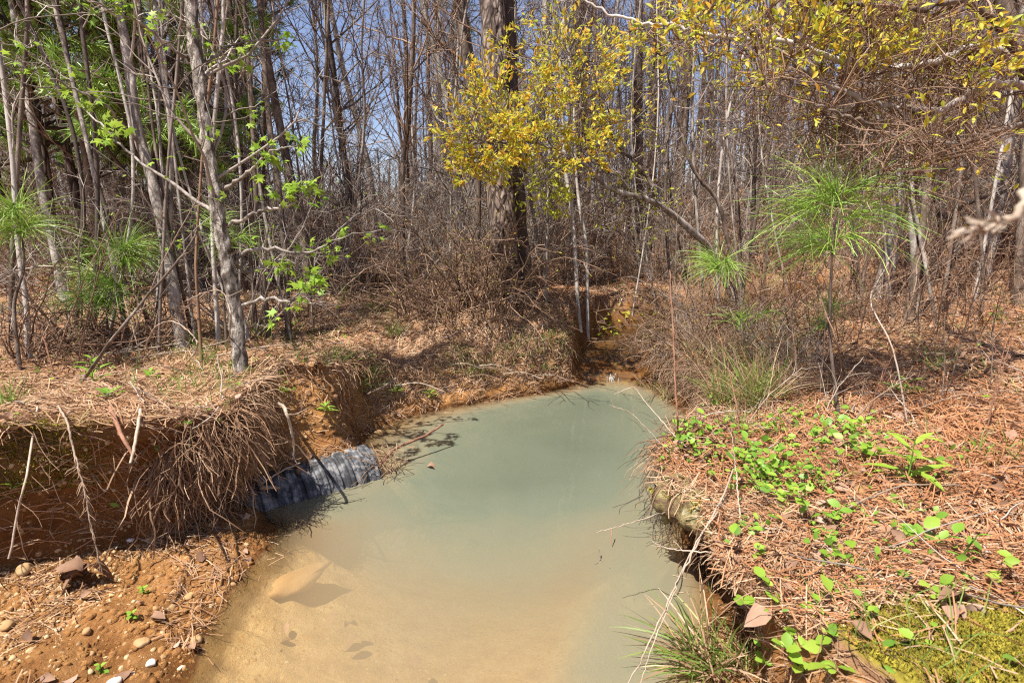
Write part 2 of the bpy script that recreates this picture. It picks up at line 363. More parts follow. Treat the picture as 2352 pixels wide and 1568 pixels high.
# rough faces: clods, roots' hollows, stones
ri = np.arange(NR)[None, :]
face = sstep(R_SH, R_FT, ri) * (1 - sstep(R_LP - 1, R_LP + 8, ri)); led = ((ri >= R_SH - 8) & (ri < R_FT)) * 1.0
n1 = fbm(TV * 4.5, 21, 4); n2 = fbm(TV * 15, 33, 3)
TV[..., :2] += dv[:, None, :] * ((n1 * .045 + n2 * .022) * face * (1 - cw))[..., None]
TV[..., 2] += (n1 * .026 + n2 * .018) * np.clip(led + face * .4, 0, 1) * (1 - cw) + (.02 * n1 * (ri > R_LP) + .010 * n2 * (ri > R_LP)) * (1 - sstep(8, 20, np.abs(TV[..., 1]))) * (1 - cw)
# low mossy mound by the camera on the right
mx_, my_ = TV[..., 0] - 1.12, TV[..., 1] - 1.10; MOUND = np.exp(-(mx_ ** 2 / .10 + my_ ** 2 / .03)); TV[..., 2] += .05 * MOUND * (ri >= R_LP)
gi = np.arange(NS * NR).reshape(NS, NR); gn = np.roll(gi, -1, 0)
GF = np.stack([gi[:, :-1], gn[:, :-1], gn[:, 1:], gi[:, 1:]], -1).reshape(-1, 4)[:, ::-1]
MOSS = np.clip(1.5 * MOUND - .25 + .5 * fbm(TV * 7, 61, 3), 0, 1) * (ri >= R_LP)
gb = Buf(); gb.add(TV.reshape(-1, 3), GF, COV.reshape(-1))

gm = bpy.data.materials.new('ground'); gm.use_nodes = True
def ground_nodes(nt):
    L = nt.links.new; N = nt.nodes.new; bs = nt.nodes['Principled BSDF']
    tc = N('ShaderNodeTexCoord'); at = N('ShaderNodeAttribute'); at.attribute_name = 'var'
    def noise(s, d=6, r=.65):
        n = N('ShaderNodeTexNoise'); n.inputs['Scale'].default_value = s; n.inputs['Detail'].default_value = d; n.inputs['Roughness'].default_value = r; L(tc.outputs['Object'], n.inputs['Vector']); return n.outputs[0]
    def mr(x, a, b, c=0, d=1):
        m = N('ShaderNodeMapRange'); m.inputs[1].default_value = a; m.inputs[2].default_value = b; m.inputs[3].default_value = c; m.inputs[4].default_value = d; L(x, m.inputs[0]); return m.outputs[0]
    def mix(f, a, b):
        m = N('ShaderNodeMix'); m.data_type = 'RGBA'; L(f, m.inputs[0]); L(a, m.inputs[6]); L(b, m.inputs[7]); return m.outputs[2]
    soil = ramp_of(nt, [(.25, (.11, .045, .014)), (.42, (.26, .115, .036)), (.58, (.40, .20, .07)), (.75, (.50, .31, .15))]); L(noise(5, 8, .72), soil.inputs[0])
    peb = N('ShaderNodeTexVoronoi'); peb.inputs['Scale'].default_value = 42; L(tc.outputs['Object'], peb.inputs['Vector'])
    pc = ramp_of(nt, [(0, (.30, .16, .06)), (.5, (.50, .30, .12)), (.85, (.62, .46, .26)), (1, (.72, .62, .48))]); L(peb.outputs['Color'], pc.inputs[0])
    pm = mr(peb.outputs['Distance'], .32, .22); pn = mr(noise(3.2), .48, .6)
    mu = N('ShaderNodeMath'); mu.operation = 'MULTIPLY'; L(pm, mu.inputs[0]); L(pn, mu.inputs[1])
    s2 = mix(mu.outputs[0], soil.outputs[0], pc.outputs[0])
    duff = ramp_of(nt, [(.25, (.11, .05, .025)), (.45, (.27, .135, .065)), (.6, (.40, .225, .12)), (.78, (.52, .34, .20))]); L(noise(14, 9, .8), duff.inputs[0])
    big = mr(noise(.9, 4), .42, .62); d2 = ramp_of(nt, [(0, (.20, .095, .05)), (1, (.44, .26, .14))]); L(noise(60, 4, .8), d2.inputs[0])
    df = mix(mr(big, 0, 1, .2, .7), duff.outputs[0], d2.outputs[0])
    cv = N('ShaderNodeMath'); cv.operation = 'ADD'; L(at.outputs['Fac'], cv.inputs[0]); L(mr(noise(6), .3, .7, -.45, .45), cv.inputs[1])
    c = mix(mr(cv.outputs[0], .35, .75), s2, df)
    bedc = ramp_of(nt, [(.3, (.30, .19, .085)), (.5, (.48, .33, .155)), (.7, (.58, .44, .25))]); L(noise(9, 7, .7), bedc.inputs[0])
    bp_ = mix(pm, bedc.outputs[0], pc.outputs[0])
    c = mix(mr(at.outputs['Fac'], -.6, -.1, 1, 0), c, bp_)
    a2 = N('ShaderNodeAttribute'); a2.attribute_name = 'moss'; mc = ramp_of(nt, [(.3, (.13, .11, .018)), (.5, (.32, .26, .035)), (.7, (.48, .38, .06))]); L(noise(40, 6, .8), mc.inputs[0]); c = mix(mr(a2.outputs['Fac'], .15, .5), c, mc.outputs[0])
    a3 = N('ShaderNodeAttribute'); a3.attribute_name = 'wet_shade'; wc = N('ShaderNodeMix'); wc.data_type = 'RGBA'; wc.blend_type = 'MULTIPLY'; L(a3.outputs['Fac'], wc.inputs[0]); L(c, wc.inputs[6]); wc.inputs[7].default_value = (.42, .36, .28, 1); c = wc.outputs[2]; L(mr(a3.outputs['Fac'], 0, 1, .92, .35), bs.inputs['Roughness'])  # multiplies in wet soil, plus shade painted onto the left bank face
    L(c, bs.inputs['Base Color']); bs.inputs['Specular IOR Level'].default_value = .15
    b1 = N('ShaderNodeBump'); b1.inputs['Strength'].default_value = .8; b1.inputs['Distance'].default_value = .03; L(noise(26, 8, .75), b1.inputs['Height'])
    b2 = N('ShaderNodeBump'); b2.inputs['Strength'].default_value = .6; b2.inputs['Distance'].default_value = .012; L(mu.outputs[0], b2.inputs['Height']); L(b1.outputs[0], b2.inputs['Normal'])
    L(b2.outputs[0], bs.inputs['Normal'])
ground_nodes(gm.node_tree)
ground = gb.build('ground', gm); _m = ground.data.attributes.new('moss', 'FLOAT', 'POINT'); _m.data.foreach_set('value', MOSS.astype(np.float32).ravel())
WET_SHADE = np.clip(np.maximum(1 - sstep(.015, .06, TV[..., 2]), cw * 1.2 * out), 0, 1); WET_SHADE = np.maximum(WET_SHADE, .62 * face * ((SEG > 2.6) & (SEG < 9.6))[:, None]) * (ri >= R_SH - 2); _m = ground.data.attributes.new('wet_shade', 'FLOAT', 'POINT'); _m.data.foreach_set('value', WET_SHADE.astype(np.float32).ravel()); tag(ground, 'orange clay banks and pine-strewn woodland floor around the pool', kind='structure')  # waterline and creek bed are wet; left bank face carries painted-in shade
BVH = BVHTree.FromPolygons(TV.reshape(-1, 3).tolist(), GF.tolist())
def gz(x, y):
    h = BVH.ray_cast(Vector((x, y, 30)), Vector((0, 0, -1))); return h[0][2] if h[0] else .6
def G(px, py, lift=0.0):
    d = Vector(ray(px, py)).normalized(); h = BVH.ray_cast(Vector(C0), d)
    return np.array(h[0]) + np.array([0, 0, lift]) if h[0] else P(px, py, 8.0)
def Gt(px, py):
    p = G(px, py); return p, float(np.linalg.norm(p - C0) / np.linalg.norm(ray(px, py)))

# ---------------------------------------------------------------- water
wx, wy = np.meshgrid(np.arange(-2.2, 1.9, .03), np.arange(.7, 5.62, .03), indexing='ij')
H, W_ = wx.shape
from mathutils import kdtree as _kd
bx = TV[:, :R_SH + 1].reshape(-1, 3); kd = _kd.KDTree(len(bx))
for i, p in enumerate(bx): kd.insert((p[0], p[1], 0), i)
kd.balance()
dep = np.array([max(0., -bx[kd.find((a, b, 0))[1]][2]) for a, b in zip(wx.ravel(), wy.ravel())]).reshape(H, W_)
for _ in range(5):
    q = np.pad(dep, 1, mode='edge'); dep = (q[:-2, 1:-1] + q[2:, 1:-1] + q[1:-1, :-2] + q[1:-1, 2:] + 2 * dep) / 6
wi = np.arange(H * W_).reshape(H, W_)
wf = np.stack([wi[:-1, :-1], wi[1:, :-1], wi[1:, 1:], wi[:-1, 1:]], -1).reshape(-1, 4)
wm = bpy.data.materials.new('turbid_water'); wm.use_nodes = True
def water_nodes(nt, kdens=3.6, rip=.10):
    L = nt.links.new; N = nt.nodes.new; out = nt.nodes['Material Output']; nt.nodes.remove(nt.nodes['Principled BSDF'])
    at = N('ShaderNodeAttribute'); at.attribute_name = 'var'; tc = N('ShaderNodeTexCoord')
    n0 = N('ShaderNodeTexNoise'); n0.inputs['Scale'].default_value = 1.6; n0.inputs['Detail'].default_value = 3; L(tc.outputs['Object'], n0.inputs['Vector'])
    m0 = N('ShaderNodeMapRange'); m0.inputs[3].default_value = .75; m0.inputs[4].default_value = 1.25; L(n0.outputs[0], m0.inputs[0])
    dd = N('ShaderNodeMath'); dd.operation = 'MULTIPLY'; L(at.outputs['Fac'], dd.inputs[0]); L(m0.outputs[0], dd.inputs[1])
    mu = N('ShaderNodeMath'); mu.operation = 'MULTIPLY'; mu.inputs[1].default_value = -kdens; L(dd.outputs[0], mu.inputs[0])
    ex = N('ShaderNodeMath'); ex.operation = 'EXPONENT'; L(mu.outputs[0], ex.inputs[0])
    cr = ramp_of(nt, [(0, (.34, .235, .125)), (.18, (.31, .23, .13)), (.32, (.225, .203, .13)), (.52, (.135, .15, .104)), (1, (.07, .084, .056))]); L(dd.outputs[0], cr.inputs[0])
    df = N('ShaderNodeBsdfDiffuse'); L(cr.outputs[0], df.inputs[0]); tr = N('ShaderNodeBsdfTransparent'); tr.inputs[0].default_value = (.97, .93, .82, 1)
    mx = N('ShaderNodeMixShader'); L(ex.outputs[0], mx.inputs[0]); L(df.outputs[0], mx.inputs[1]); L(tr.outputs[0], mx.inputs[2])
    n1 = N('ShaderNodeTexNoise'); n1.inputs['Scale'].default_value = 7; n1.inputs['Detail'].default_value = 3; L(tc.outputs['Object'], n1.inputs['Vector'])
    bp = N('ShaderNodeBump'); bp.inputs['Strength'].default_value = rip; bp.inputs['Distance'].default_value = .02; L(n1.outputs[0], bp.inputs['Height'])
    gl = N('ShaderNodeBsdfGlossy'); gl.inputs['Roughness'].default_value = .03; L(bp.outputs[0], gl.inputs['Normal'])
    fr = N('ShaderNodeFresnel'); fr.inputs[0].default_value = 1.33; L(bp.outputs[0], fr.inputs[1])
    m2 = N('ShaderNodeMixShader'); L(fr.outputs[0], m2.inputs[0]); L(mx.outputs[0], m2.inputs[1]); L(gl.outputs[0], m2.inputs[2]); L(m2.outputs[0], out.inputs[0])
water_nodes(wm.node_tree)
wb = Buf(); wb.add(np.stack([wx, wy, 0 * wx], -1).reshape(-1, 3), wf, dep.reshape(-1))
tag(wb.build('pool_water', wm), 'murky green and tan water filling the pool', kind='structure')
# shallow creek running over clay into the pool, with its little drop
wm2 = bpy.data.materials.new('creek_water'); wm2.use_nodes = True; water_nodes(wm2.node_tree, 3.0, .35)
cc = spl(np.column_stack([CREEK[:6], np.zeros(6)]), 80); acc = np.concatenate([[0], np.cumsum(np.linalg.norm(np.diff(cc, axis=0), axis=1))])
zz = np.interp(acc, [0, .18, .27, .42, .62, .75, 1.2, 3, 6], [-.02, .004, .035, .05, .12, .135, .175, .36, .5]); cc[:, 2] = zz
tn = nrm(np.gradient(cc, axis=0)); sd = nrm(np.cross(tn, [0, 0, 1])); ks = np.linspace(-1, 1, 9)
cg = cc[:, None] + sd[:, None] * (ks * .36)[None, :, None]; cg[..., 2] += .006 * fbm(cg * 12, 4, 2)
ci = np.arange(80 * 9).reshape(80, 9); cf = np.stack([ci[:-1, :-1], ci[:-1, 1:], ci[1:, 1:], ci[1:, :-1]], -1).reshape(-1, 4)
tag(Buf().add(cg.reshape(-1, 3), cf, np.full(720, .05)).build('creek_water', wm2), 'thin clear creek water running over orange clay', kind='structure')
# ---------------------------------------------------------------- scatter on the ground
rng = np.random.default_rng(101)
c0 = TV; q00 = TV[:, :-1]; q10 = np.roll(TV, -1, 0)[:, :-1]; q11 = np.roll(TV, -1, 0)[:, 1:]; q01 = TV[:, 1:]
CN = np.cross(q10 - q00, q01 - q00); CA = np.linalg.norm(CN, axis=-1); CN = CN / np.maximum(CA, 1e-12)[..., None]; CN = np.where(CN[..., 2:3] < -.75, -CN, CN)
CC = (q00 + q11) / 2; CDIST = np.linalg.norm(CC - C0, axis=-1); px_, py_, dp_ = pix(CC)
VIEW = (CC[..., 1] > .3) & (np.abs(CC[..., 0]) < 1.35 * CC[..., 1] + 1.6)
RI = np.broadcast_to(np.arange(NR - 1)[None, :], CA.shape); SG = np.broadcast_to(SEG[:, None], CA.shape)
CREEKC = cw[:, :-1]
def sample(n, w):
    w = np.maximum(w, 0) * CA; p = (w / w.sum()).ravel()
    i = rng.choice(p.size, n, p=p); s, r = np.unravel_index(i, CA.shape); a = rng.random((n, 1)); b = rng.random((n, 1))
    pos = (q00[s, r] * (1 - a) + q10[s, r] * a) * (1 - b) + (q01[s, r] * (1 - a) + q11[s, r] * a) * b
    return pos, CN[s, r], s, r
TOP = (RI >= R_LP) & VIEW; FACE = (RI >= R_FT) & (RI < R_LP); LEDGE = (RI >= R_SH) & (RI < R_FT)
DRY = (CREEKC < .25)
lowx = fbm(CC * np.array([1, 1, 0]) * .8, 71, 3)
FARB = (SG > 13.5) & (SG < 19.3)

def lying(n, w, L, droop=0.0, lift=.012, wig=.16, N=4, flow=1.0):
    pos, nn, s, r = sample(n, w)
    th = rng.uniform(0, 2 * np.pi, n) * (1 - .45 * flow) + flow * (3.0 * vnoise(pos * np.array([2.2, 2.2, 0]), 17) + .6)
    d = np.stack([np.cos(th), np.sin(th), 0 * th], -1); d = nrm(d - nn * (d * nn).sum(-1, keepdims=True))
    Ls = L * rng.uniform(.5, 1.25, n)
    Pl = grow(pos, d + nn * rng.uniform(-.05, .22, (n, 1)), Ls, N, wig, -.12)
    Pl = Pl - Pl.mean(1, keepdims=True) + (pos + nn * (lift * rng.uniform(.1, 1.6, (n, 1))))[:, None]
    return Pl, pos, nn
MO = np.exp(-((CC[..., 0] - 1.12) ** 2 / .12 + (CC[..., 1] - 1.10) ** 2 / .034)); NOMO = 1 - .93 * (MO > .28)
MO2 = 0
# pine straw blanket
b = Buf()
Pl, pos, nn = lying(72000, TOP * DRY * NOMO * (.25 + sstep(-.5, .4, fbm(CC * 1.9, 51, 3))) * (CDIST < 10) / (CDIST + .3) ** 1.5, .15); dist = np.linalg.norm(pos - C0, axis=1)
ribbons(b, Pl, (.0017 + .0007 * dist)[:, None], nrm(nn + rng.normal(0, .5, nn.shape)), np.clip(rng.normal(.55, .25, len(pos)), 0, 1))
Pl, pos, nn = lying(9000, (LEDGE * .28 * sstep(-.1, .3, fbm(CC * 4, 52, 2)) + FACE * .10 + FACE * FARB * .8) * DRY * VIEW / (CDIST + .3) ** 1.2, .10); dist = np.linalg.norm(pos - C0, axis=1)
ribbons(b, Pl, (.0016 + .0006 * dist)[:, None], nrm(nn + rng.normal(0, .5, nn.shape)), np.clip(rng.normal(.45, .25, len(pos)), 0, 1))
Pl, pos, nn = lying(17000, ((RI >= R_LP - 4) & (RI < R_LP + 52)) * DRY * ((SG > 12.5) & (SG < 20)) * 1.0, .13, lift=.015); dist = np.linalg.norm(pos - C0, axis=1)
ribbons(b, Pl, (.0016 + .0007 * dist)[:, None], nrm(nn + rng.normal(0, .5, nn.shape)), np.clip(rng.normal(.78, .2, len(pos)), 0, 1))
tag(b.build('pine_straw', MT['straw']), 'tan and rust pine needles strewn over the woodland floor', kind='stuff')
b = Buf()
Pl, pos, nn = lying(20000, TOP * DRY * NOMO * (CDIST < 11) * (CC[..., 0] > .3) / (CDIST + .3) ** 1.2 * (.2 + np.maximum(lowx + .3, 0)), .19, lift=.02); dist = np.linalg.norm(pos - C0, axis=1)
ribbons(b, Pl, (.0018 + .0008 * dist)[:, None], nrm(nn + rng.normal(0, .5, nn.shape)), np.clip(rng.normal(.5, .25, len(pos)), 0, 1))
tag(b.build('rust_needles', MT['redstraw']), 'long rust coloured needles under the trees', kind='stuff')
# dry grass hanging over the lips of the banks, and roots below them
def hanging(n, w, L, mat, name, label, out=(.3, .9), up=.25, g=-.38, wid=.0022, N=6, wig=.24):
    pos, nn, s, r = sample(n, w); inw = -np.column_stack([dv[s], np.zeros(n)])
    d = inw * rng.uniform(*out, (n, 1)) + np.array([0, 0, 1]) * rng.uniform(-.1, up, (n, 1)) + rng.normal(0, .45, (n, 3))
    Pl = grow(pos, d, L * rng.uniform(.4, 1.3, n), N, wig, g); dist = np.linalg.norm(pos - C0, axis=1)
    b = Buf(); ribbons(b, Pl, (wid + .0006 * dist)[:, None] * np.linspace(1, .5, N)[None], None); return tag(b.build(name, MT[mat]), label, kind='stuff')
LIPZ = (RI >= R_LP - 5) & (RI <= R_LP + 16) & VIEW & DRY
hanging(5600, LIPZ * (1 - .8 * (SG > 26.5)) * (1 - .82 * ((SG > 3) & (SG < 9))) / (CDIST ** 1.1), .20, 'straw', 'dry_grass', 'dry tan grass drooping over the edges of the banks')
hanging(1500, (RI >= R_FT + 12) & (RI < R_LP + 2) & VIEW, .20, 'root', 'hanging_roots', 'thin brown roots dangling from the bank edges', (.2, .7), .1, -.5, .0018)
hanging(1350, ((SG > 6.4) & (SG < 7.75) & (RI > R_FT + 2) & (RI < R_LP - 1)) * (.2 + sstep(-.2, .4, fbm(CC * 8, 41, 2))), .32, 'root', 'root_curtain', 'thick curtain of brown dead roots hanging at the bank corner beside the pipe', (-.15, .4), .3, -.40, .0026, 8, .42)
hanging(130, ((SG > 6.3) & (SG < 8.2) & (RI > R_FT + 12) & (RI < R_LP + 2)) * 1.0, .40, 'root', 'thick_roots', 'thicker bent roots in the root curtain', (.0, .5), .2, -.35, .007, 9, .3)
hanging(800, ((SG > 6.3) & (SG < 7.8) & (RI > R_FT + 12) & (RI < R_LP + 4)) * 1.0, .24, 'straw', 'root_straw', 'pale straw tangled in the root curtain', (.0, .6), .3, -.35, .0024, 8, .3)
hanging(1500, LIPZ * ((SG > 12.5) & (SG < 19.5)), .16, 'straw', 'bank_thatch', 'matted dry thatch on the far bank', (.2, .9), .2, -.25)
hanging(3200, LIPZ * ((SG > 20.5) & (SG < 26)), .26, 'root', 'brown_thatch', 'dark brown thatch hanging off the undercut far right bank', (.3, 1.0), .3, -.32)
# fallen leaves
def curled():
    V, Fs = oval(.25, -.35, .8); V = V.copy(); V[:, 2] += .18 * np.sin(V[:, 0] * 5 + V[:, 1] * 3); return V, Fs
CURL = [curled(), oval(.5, .3, .7), oval(-.3, .25, .85)]
b = Buf()
for T in CURL:
    n = 1900; pos, nn, s, r = sample(n, TOP * DRY * NOMO * (CDIST < 11) / (CDIST + .3) ** 1.1 * (.25 + np.maximum(lowx, 0) + 1.0 * (CC[..., 0] > .7)))
    leaves(b, T, pos + nn * .012, rng.normal(size=(n, 3)) * np.array([1, 1, .25]), nn + rng.normal(0, .35, (n, 3)), rng.uniform(.022, .062, n), np.clip(rng.normal(.55, .25, n), 0, 1))
    n = 26; pos, nn, s, r = sample(n, LEDGE * VIEW * 1.0)
    leaves(b, T, pos + nn * .012, rng.normal(size=(n, 3)) * np.array([1, 1, .25]), nn + rng.normal(0, .35, (n, 3)), rng.uniform(.03, .06, n))
tag(b.build('leaf_litter', MT['dryleaf']), 'dead grey-brown broad leaves lying among the straw', kind='stuff')
# gravel in the left ledge and clods on the clay faces
def ico():
    t = (1 + 5 ** .5) / 2; V = nrm(np.array([(-1, t, 0), (1, t, 0), (-1, -t, 0), (1, -t, 0), (0, -1, t), (0, 1, t), (0, -1, -t), (0, 1, -t), (t, 0, -1), (t, 0, 1), (-t, 0, -1), (-t, 0, 1)], float))
    F = np.array([(0, 11, 5), (0, 5, 1), (0, 1, 7), (0, 7, 10), (0, 10, 11), (1, 5, 9), (5, 11, 4), (11, 10, 2), (10, 7, 6), (7, 1, 8), (3, 9, 4), (3, 4, 2), (3, 2, 6), (3, 6, 8), (3, 8, 9), (4, 9, 5), (2, 4, 11), (6, 2, 10), (8, 6, 7), (9, 8, 1)])
    return V, F
IV, IF = ico()
def ico2():
    V = list(map(tuple, IV)); mid = {}; F = []
    def m(a, b):
        k = (min(a, b), max(a, b))
        if k not in mid: mid[k] = len(V); V.append(tuple(nrm((np.array(V[a]) + np.array(V[b])) / 2)))
        return mid[k]
    for a, b, c in IF: x, y, z = m(a, b), m(b, c), m(c, a); F += [(a, x, z), (b, y, x), (c, z, y), (x, y, z)]
    return np.array(V), np.array(F)
IV2, IF2 = ico2()
def pebbles(b, pos, size, v=None):
    n = len(pos); R = rng.normal(size=(n, 3, 3)); Q, _ = np.linalg.qr(R); sc3 = rng.uniform(.55, 1.1, (n, 1, 3))
    V = (IV2[None] * (1 + .16 * rng.normal(size=(n, len(IV2), 1))) * sc3) @ Q; V = pos[:, None] + V * np.asarray(size)[:, None, None]
    off = (np.arange(n) * len(IV2))[:, None, None]; v = rng.random(n) if v is None else v
    b.add(V.reshape(-1, 3), (IF2[None] + off).reshape(-1, 3), np.repeat(v, len(IV2)))
b = Buf(); LW = LEDGE & (SG > 1.5) & (SG < 6.6)
pos, nn, s, r = sample(3600, LW * (.12 + (lowx > -.2)) / CDIST); z_ = .0025 + .012 * rng.random(3600) ** 5; pebbles(b, pos - nn * (z_ * .35)[:, None], z_)
pos, nn, s, r = sample(1500, FACE & (SG > 2.5) & (SG < 11)); pebbles(b, pos, .003 + .010 * rng.random(1500) ** 3)
pos, nn, s, r = sample(5200, LW * (.3 + (fbm(CC * 5, 44, 2) > 0)) / CDIST); z_ = .003 + .018 * rng.random(5200) ** 6; b2 = Buf(); pebbles(b2, pos - nn * (z_ * .3)[:, None], z_, np.zeros(5200)); tag(b2.build('clay_rubble', gm), 'crumbs and lumps of orange clay on the left ledge', kind='stuff')
tag(b.build('gravel', MT['stone'], smooth=True), 'orange gravel in the clay ledge and bank', kind='stuff')
b = Buf()
pos, nn, s, r = sample(900, FACE * (FARB | ((SG > 9) & (SG < 13))) * 1.0); pebbles(b, pos - nn * .005, .006 + .022 * rng.random(900) ** 3)
tag(b.build('clay_clods', gm), 'crumbled orange clay clods on the far bank', kind='stuff')
n = 620; pos, nn, s, r = sample(n, TOP * DRY * (CDIST < 9) * (CDIST > 2.0) / (CDIST + .5)); d = rng.normal(size=(n, 3)); d = d - nn * (d * nn).sum(-1, keepdims=True) + nn * .08; Pl = grow(pos + nn * .02, d, rng.uniform(.08, .45, n), 8, .16, 0); b = Buf(); add_tubes(b, Pl, rng.uniform(.0015, .0045, n)[:, None] * np.linspace(1, .5, 8)[None], 5)
tag(b.build('litter_twigs', MT['palewig']), 'broken twigs strewn through the needle litter', kind='stuff')
# moss fuzz
def mossy(n, w, name, label):
    pos, nn, s, r = sample(n, w); d = nn + rng.normal(0, .5, (n, 3)) + np.array([0, 0, .5])
    Pl = grow(pos - nn * .004, d, rng.uniform(.008, .022, n), 3, .3); b = Buf(); ribbons(b, Pl, np.array([[.005, .005, .001]]).repeat(n, 0)); return tag(b.build(name, MT['moss']), label, kind='stuff')
mossy(26000, TOP * (MO > .2) * MO, 'moss_mat', 'yellow-green moss mat on the ground right of the camera')
lx, ly = G(90, 1020)[:2]
MO2 = np.exp(-((CC[..., 0] - lx) ** 2 / .05 + (CC[..., 1] - ly) ** 2 / .03)) * (RI > R_FT + 16)
mossy(7000, MO2 * (MO2 > .25), 'moss_tuft', 'golden moss cap on the lip of the left bank')
# needles and bits afloat along the shore
n = 130; i = rng.integers(0, NS, n); k = rng.random(n) ** 2 * .16 + .012; pos = np.column_stack([sh[i] - dv[i] * k[:, None], np.full(n, .0035)]); pos = pos[(pos[:, 1] > 1.2)]; n = len(pos); a = rng.uniform(0, 6.28, n)
b = Buf(); Pl = grow(pos, np.column_stack([np.cos(a), np.sin(a), 0 * a]), rng.uniform(.03, .09, n), 4, .1, 0); Pl[..., 2] = .0035; ribbons(b, Pl, np.full((n, 1), .003), np.tile([[0, 0, 1.]], (n, 1)))
tag(b.build('floating_needles', MT['straw']), 'pine needles floating along the edge of the pool', kind='stuff')
# low green sprouts and grass, thin everywhere
b = Buf(); n = 5200
pos, nn, s, r = sample(n, TOP * DRY * (CDIST < 12) * np.maximum(fbm(CC * 1.3, 91, 3) - .12, 0) / CDIST)
Pl = grow(pos, np.array([0, 0, 1]) + rng.normal(0, .45, (n, 3)), rng.uniform(.04, .16, n), 4, .15, -.1); dist = np.linalg.norm(pos - C0, axis=1)
ribbons(b, Pl, (.0018 + .0008 * dist)[:, None] * np.array([[1, .9, .7, .2]]), None)
n = 700; pos, nn, s, r = sample(n, ((RI > R_FT + 8) & (RI < R_LP + 14)) * ((SG > 11.2) & (SG < 18.5)) * np.maximum(fbm(CC * 2.2, 93, 3) - .12, 0))
Pl = grow(pos, np.array([0, 0, 1]) - np.column_stack([dv[s], np.zeros(n)]) * .4 + rng.normal(0, .45, (n, 3)), rng.uniform(.04, .15, n), 4, .15, -.16)
ribbons(b, Pl, np.array([[.005, .0045, .0035, .001]]).repeat(n, 0), None)
tag(b.build('thin_grass', MT['grass']), 'sparse green grass growing through the straw', kind='stuff')
b = Buf(); GP = np.exp(-((CC[..., 0] - 1.2) ** 2 / .24 + (CC[..., 1] - 2.25) ** 2 / .34)) * (RI >= R_LP)
n = 760; pos, nn, s, r = sample(n, GP * np.maximum(fbm(CC * 4.2, 97, 2) - .05, 0)); leaves(b, OVALW, pos + nn * rng.uniform(.01, .13, (n, 1)), rng.normal(size=(n, 3)) * np.array([1, 1, .5]), nn + np.array([-.2, -.3, .3]) + rng.normal(0, .65, (n, 3)), .012 + .036 * rng.random(n) ** 1.5)
n = 1500
pos, nn, s, r = sample(n, ((RI > R_FT + 10) & (RI < R_LP + 30)) * VIEW * DRY * (CDIST < 6.5) * np.maximum(fbm(CC * 1.7, 95, 3) - .05, 0) + TOP * (CDIST < 8) * .12 * np.maximum(fbm(CC * 1.1, 96, 3) - .1, 0))
leaves(b, OVAL, pos + nn * rng.uniform(.005, .05, (n, 1)), rng.normal(size=(n, 3)) * np.array([1, 1, .3]), nn + np.array([0, 0, .6]) + rng.normal(0, .3, (n, 3)), rng.uniform(.015, .045, n))
tag(b.build('ground_cover', MT['green']), 'small green seedlings dotted over the banks', kind='stuff')
# ---------------------------------------------------------------- trees and plants that stand round the pool
rng = np.random.default_rng(202)
def rough_tube(b, Pl, R, sides, amp, seed, fz=9.0, fa=3.0, v=None):
    V, F = tubes(Pl, R, sides); N = len(Pl); V = V.reshape(N, sides, 3); c = Pl[:, None]; d = nrm(V - c)
    L = np.concatenate([[0], np.cumsum(np.linalg.norm(np.diff(Pl, axis=0), axis=1))])
    th = np.arange(sides) / sides * 2 * np.pi
    q = np.stack(np.broadcast_arrays(np.cos(th)[None] * fa, np.sin(th)[None] * fa, (L * fz)[:, None]), -1)
    V = V + d * (amp * fbm(q, seed, 3))[..., None]
    b.add(V.reshape(-1, 3), F, np.full(N * sides, .5 if v is None else v))
def extend(pts, h, wig=.06, up=.06, n=14):
    p = np.asarray(pts, float); d = nrm((p[-1] - p[-2])[None]); e = grow(p[-1][None], d, h, n, wig, up)[0]
    return p, e[1:]
def trunk_from_pix(pp, t, h_more, base_lift=-.06, wig=.05):
    """pp: pixel polyline from the foot up; t: depth factor (scalar or per point)"""
    g, tg = Gt(*pp[0]); t = np.interp(np.linspace(0, 1, len(pp)), [0, 1], [tg, tg + (t or 0)])
    w = np.array([g + [0, 0, base_lift]] + [P(a, b, k) for (a, b), k in zip(pp[1:], t[1:])])
    p, e = extend(w, h_more, wig); return np.vstack([p, e]), g, t
def hero_tree(name, label, pp, r0, rtop, bark, h_more=4.0, dt=0.0, cat='tree', group=None, amp=.004, nb=14, twm='twig', blen=1.1, f0=.35, sides=14, seg=90, ang=(30, 65), crown=True, fz=9.0):
    w, g, t = trunk_from_pix(pp, dt, h_more); root = thing(name, label, cat, tuple(g), group)
    tr = spl(w - g, seg); k = np.linspace(0, 1, seg); L = np.concatenate([[0], np.cumsum(np.linalg.norm(np.diff(tr, axis=0), axis=1))])
    R = r0 + (rtop - r0) * k + r0 * .35 * np.exp(-L / .12)
    b = Buf(); rough_tube(b, tr, R, sides, amp, int(abs(pp[0][0])) % 97, fz); b.build('trunk', MT[bark], root)
    if crown:
        br = kids(tr[None], nb, blen, 8, ang, .13, .05, f0, .98); tw = kids(br, 6, blen * .45, 5, (30, 70), .2, .02, .25); tl = kids(tw, 3, blen * .2, 3, (30, 70), .2, 0, .3)
        b = Buf(); rb = r0 * .26
        add_tubes(b, br, np.linspace(rb, .0035, 8)[None], 5); add_tubes(b, tw, np.linspace(.0045, .002, 5)[None], 3); add_tubes(b, tl, np.linspace(.0024, .0012, 3)[None], 3)
        b.build('crown', MT[twm], root)
    return root, tr, g, t
def branch_part(root, g, pts, r0, r1, mat, name='branch', n=28, sides=7):
    pl = spl(np.asarray(pts) - g, n); pl[1:-1] += rng.normal(0, .006, (n - 2, 3)); b = Buf(); add_tubes(b, pl, taper(n, r0, r1)[None], sides); b.build(name, MT[mat], root); return pl
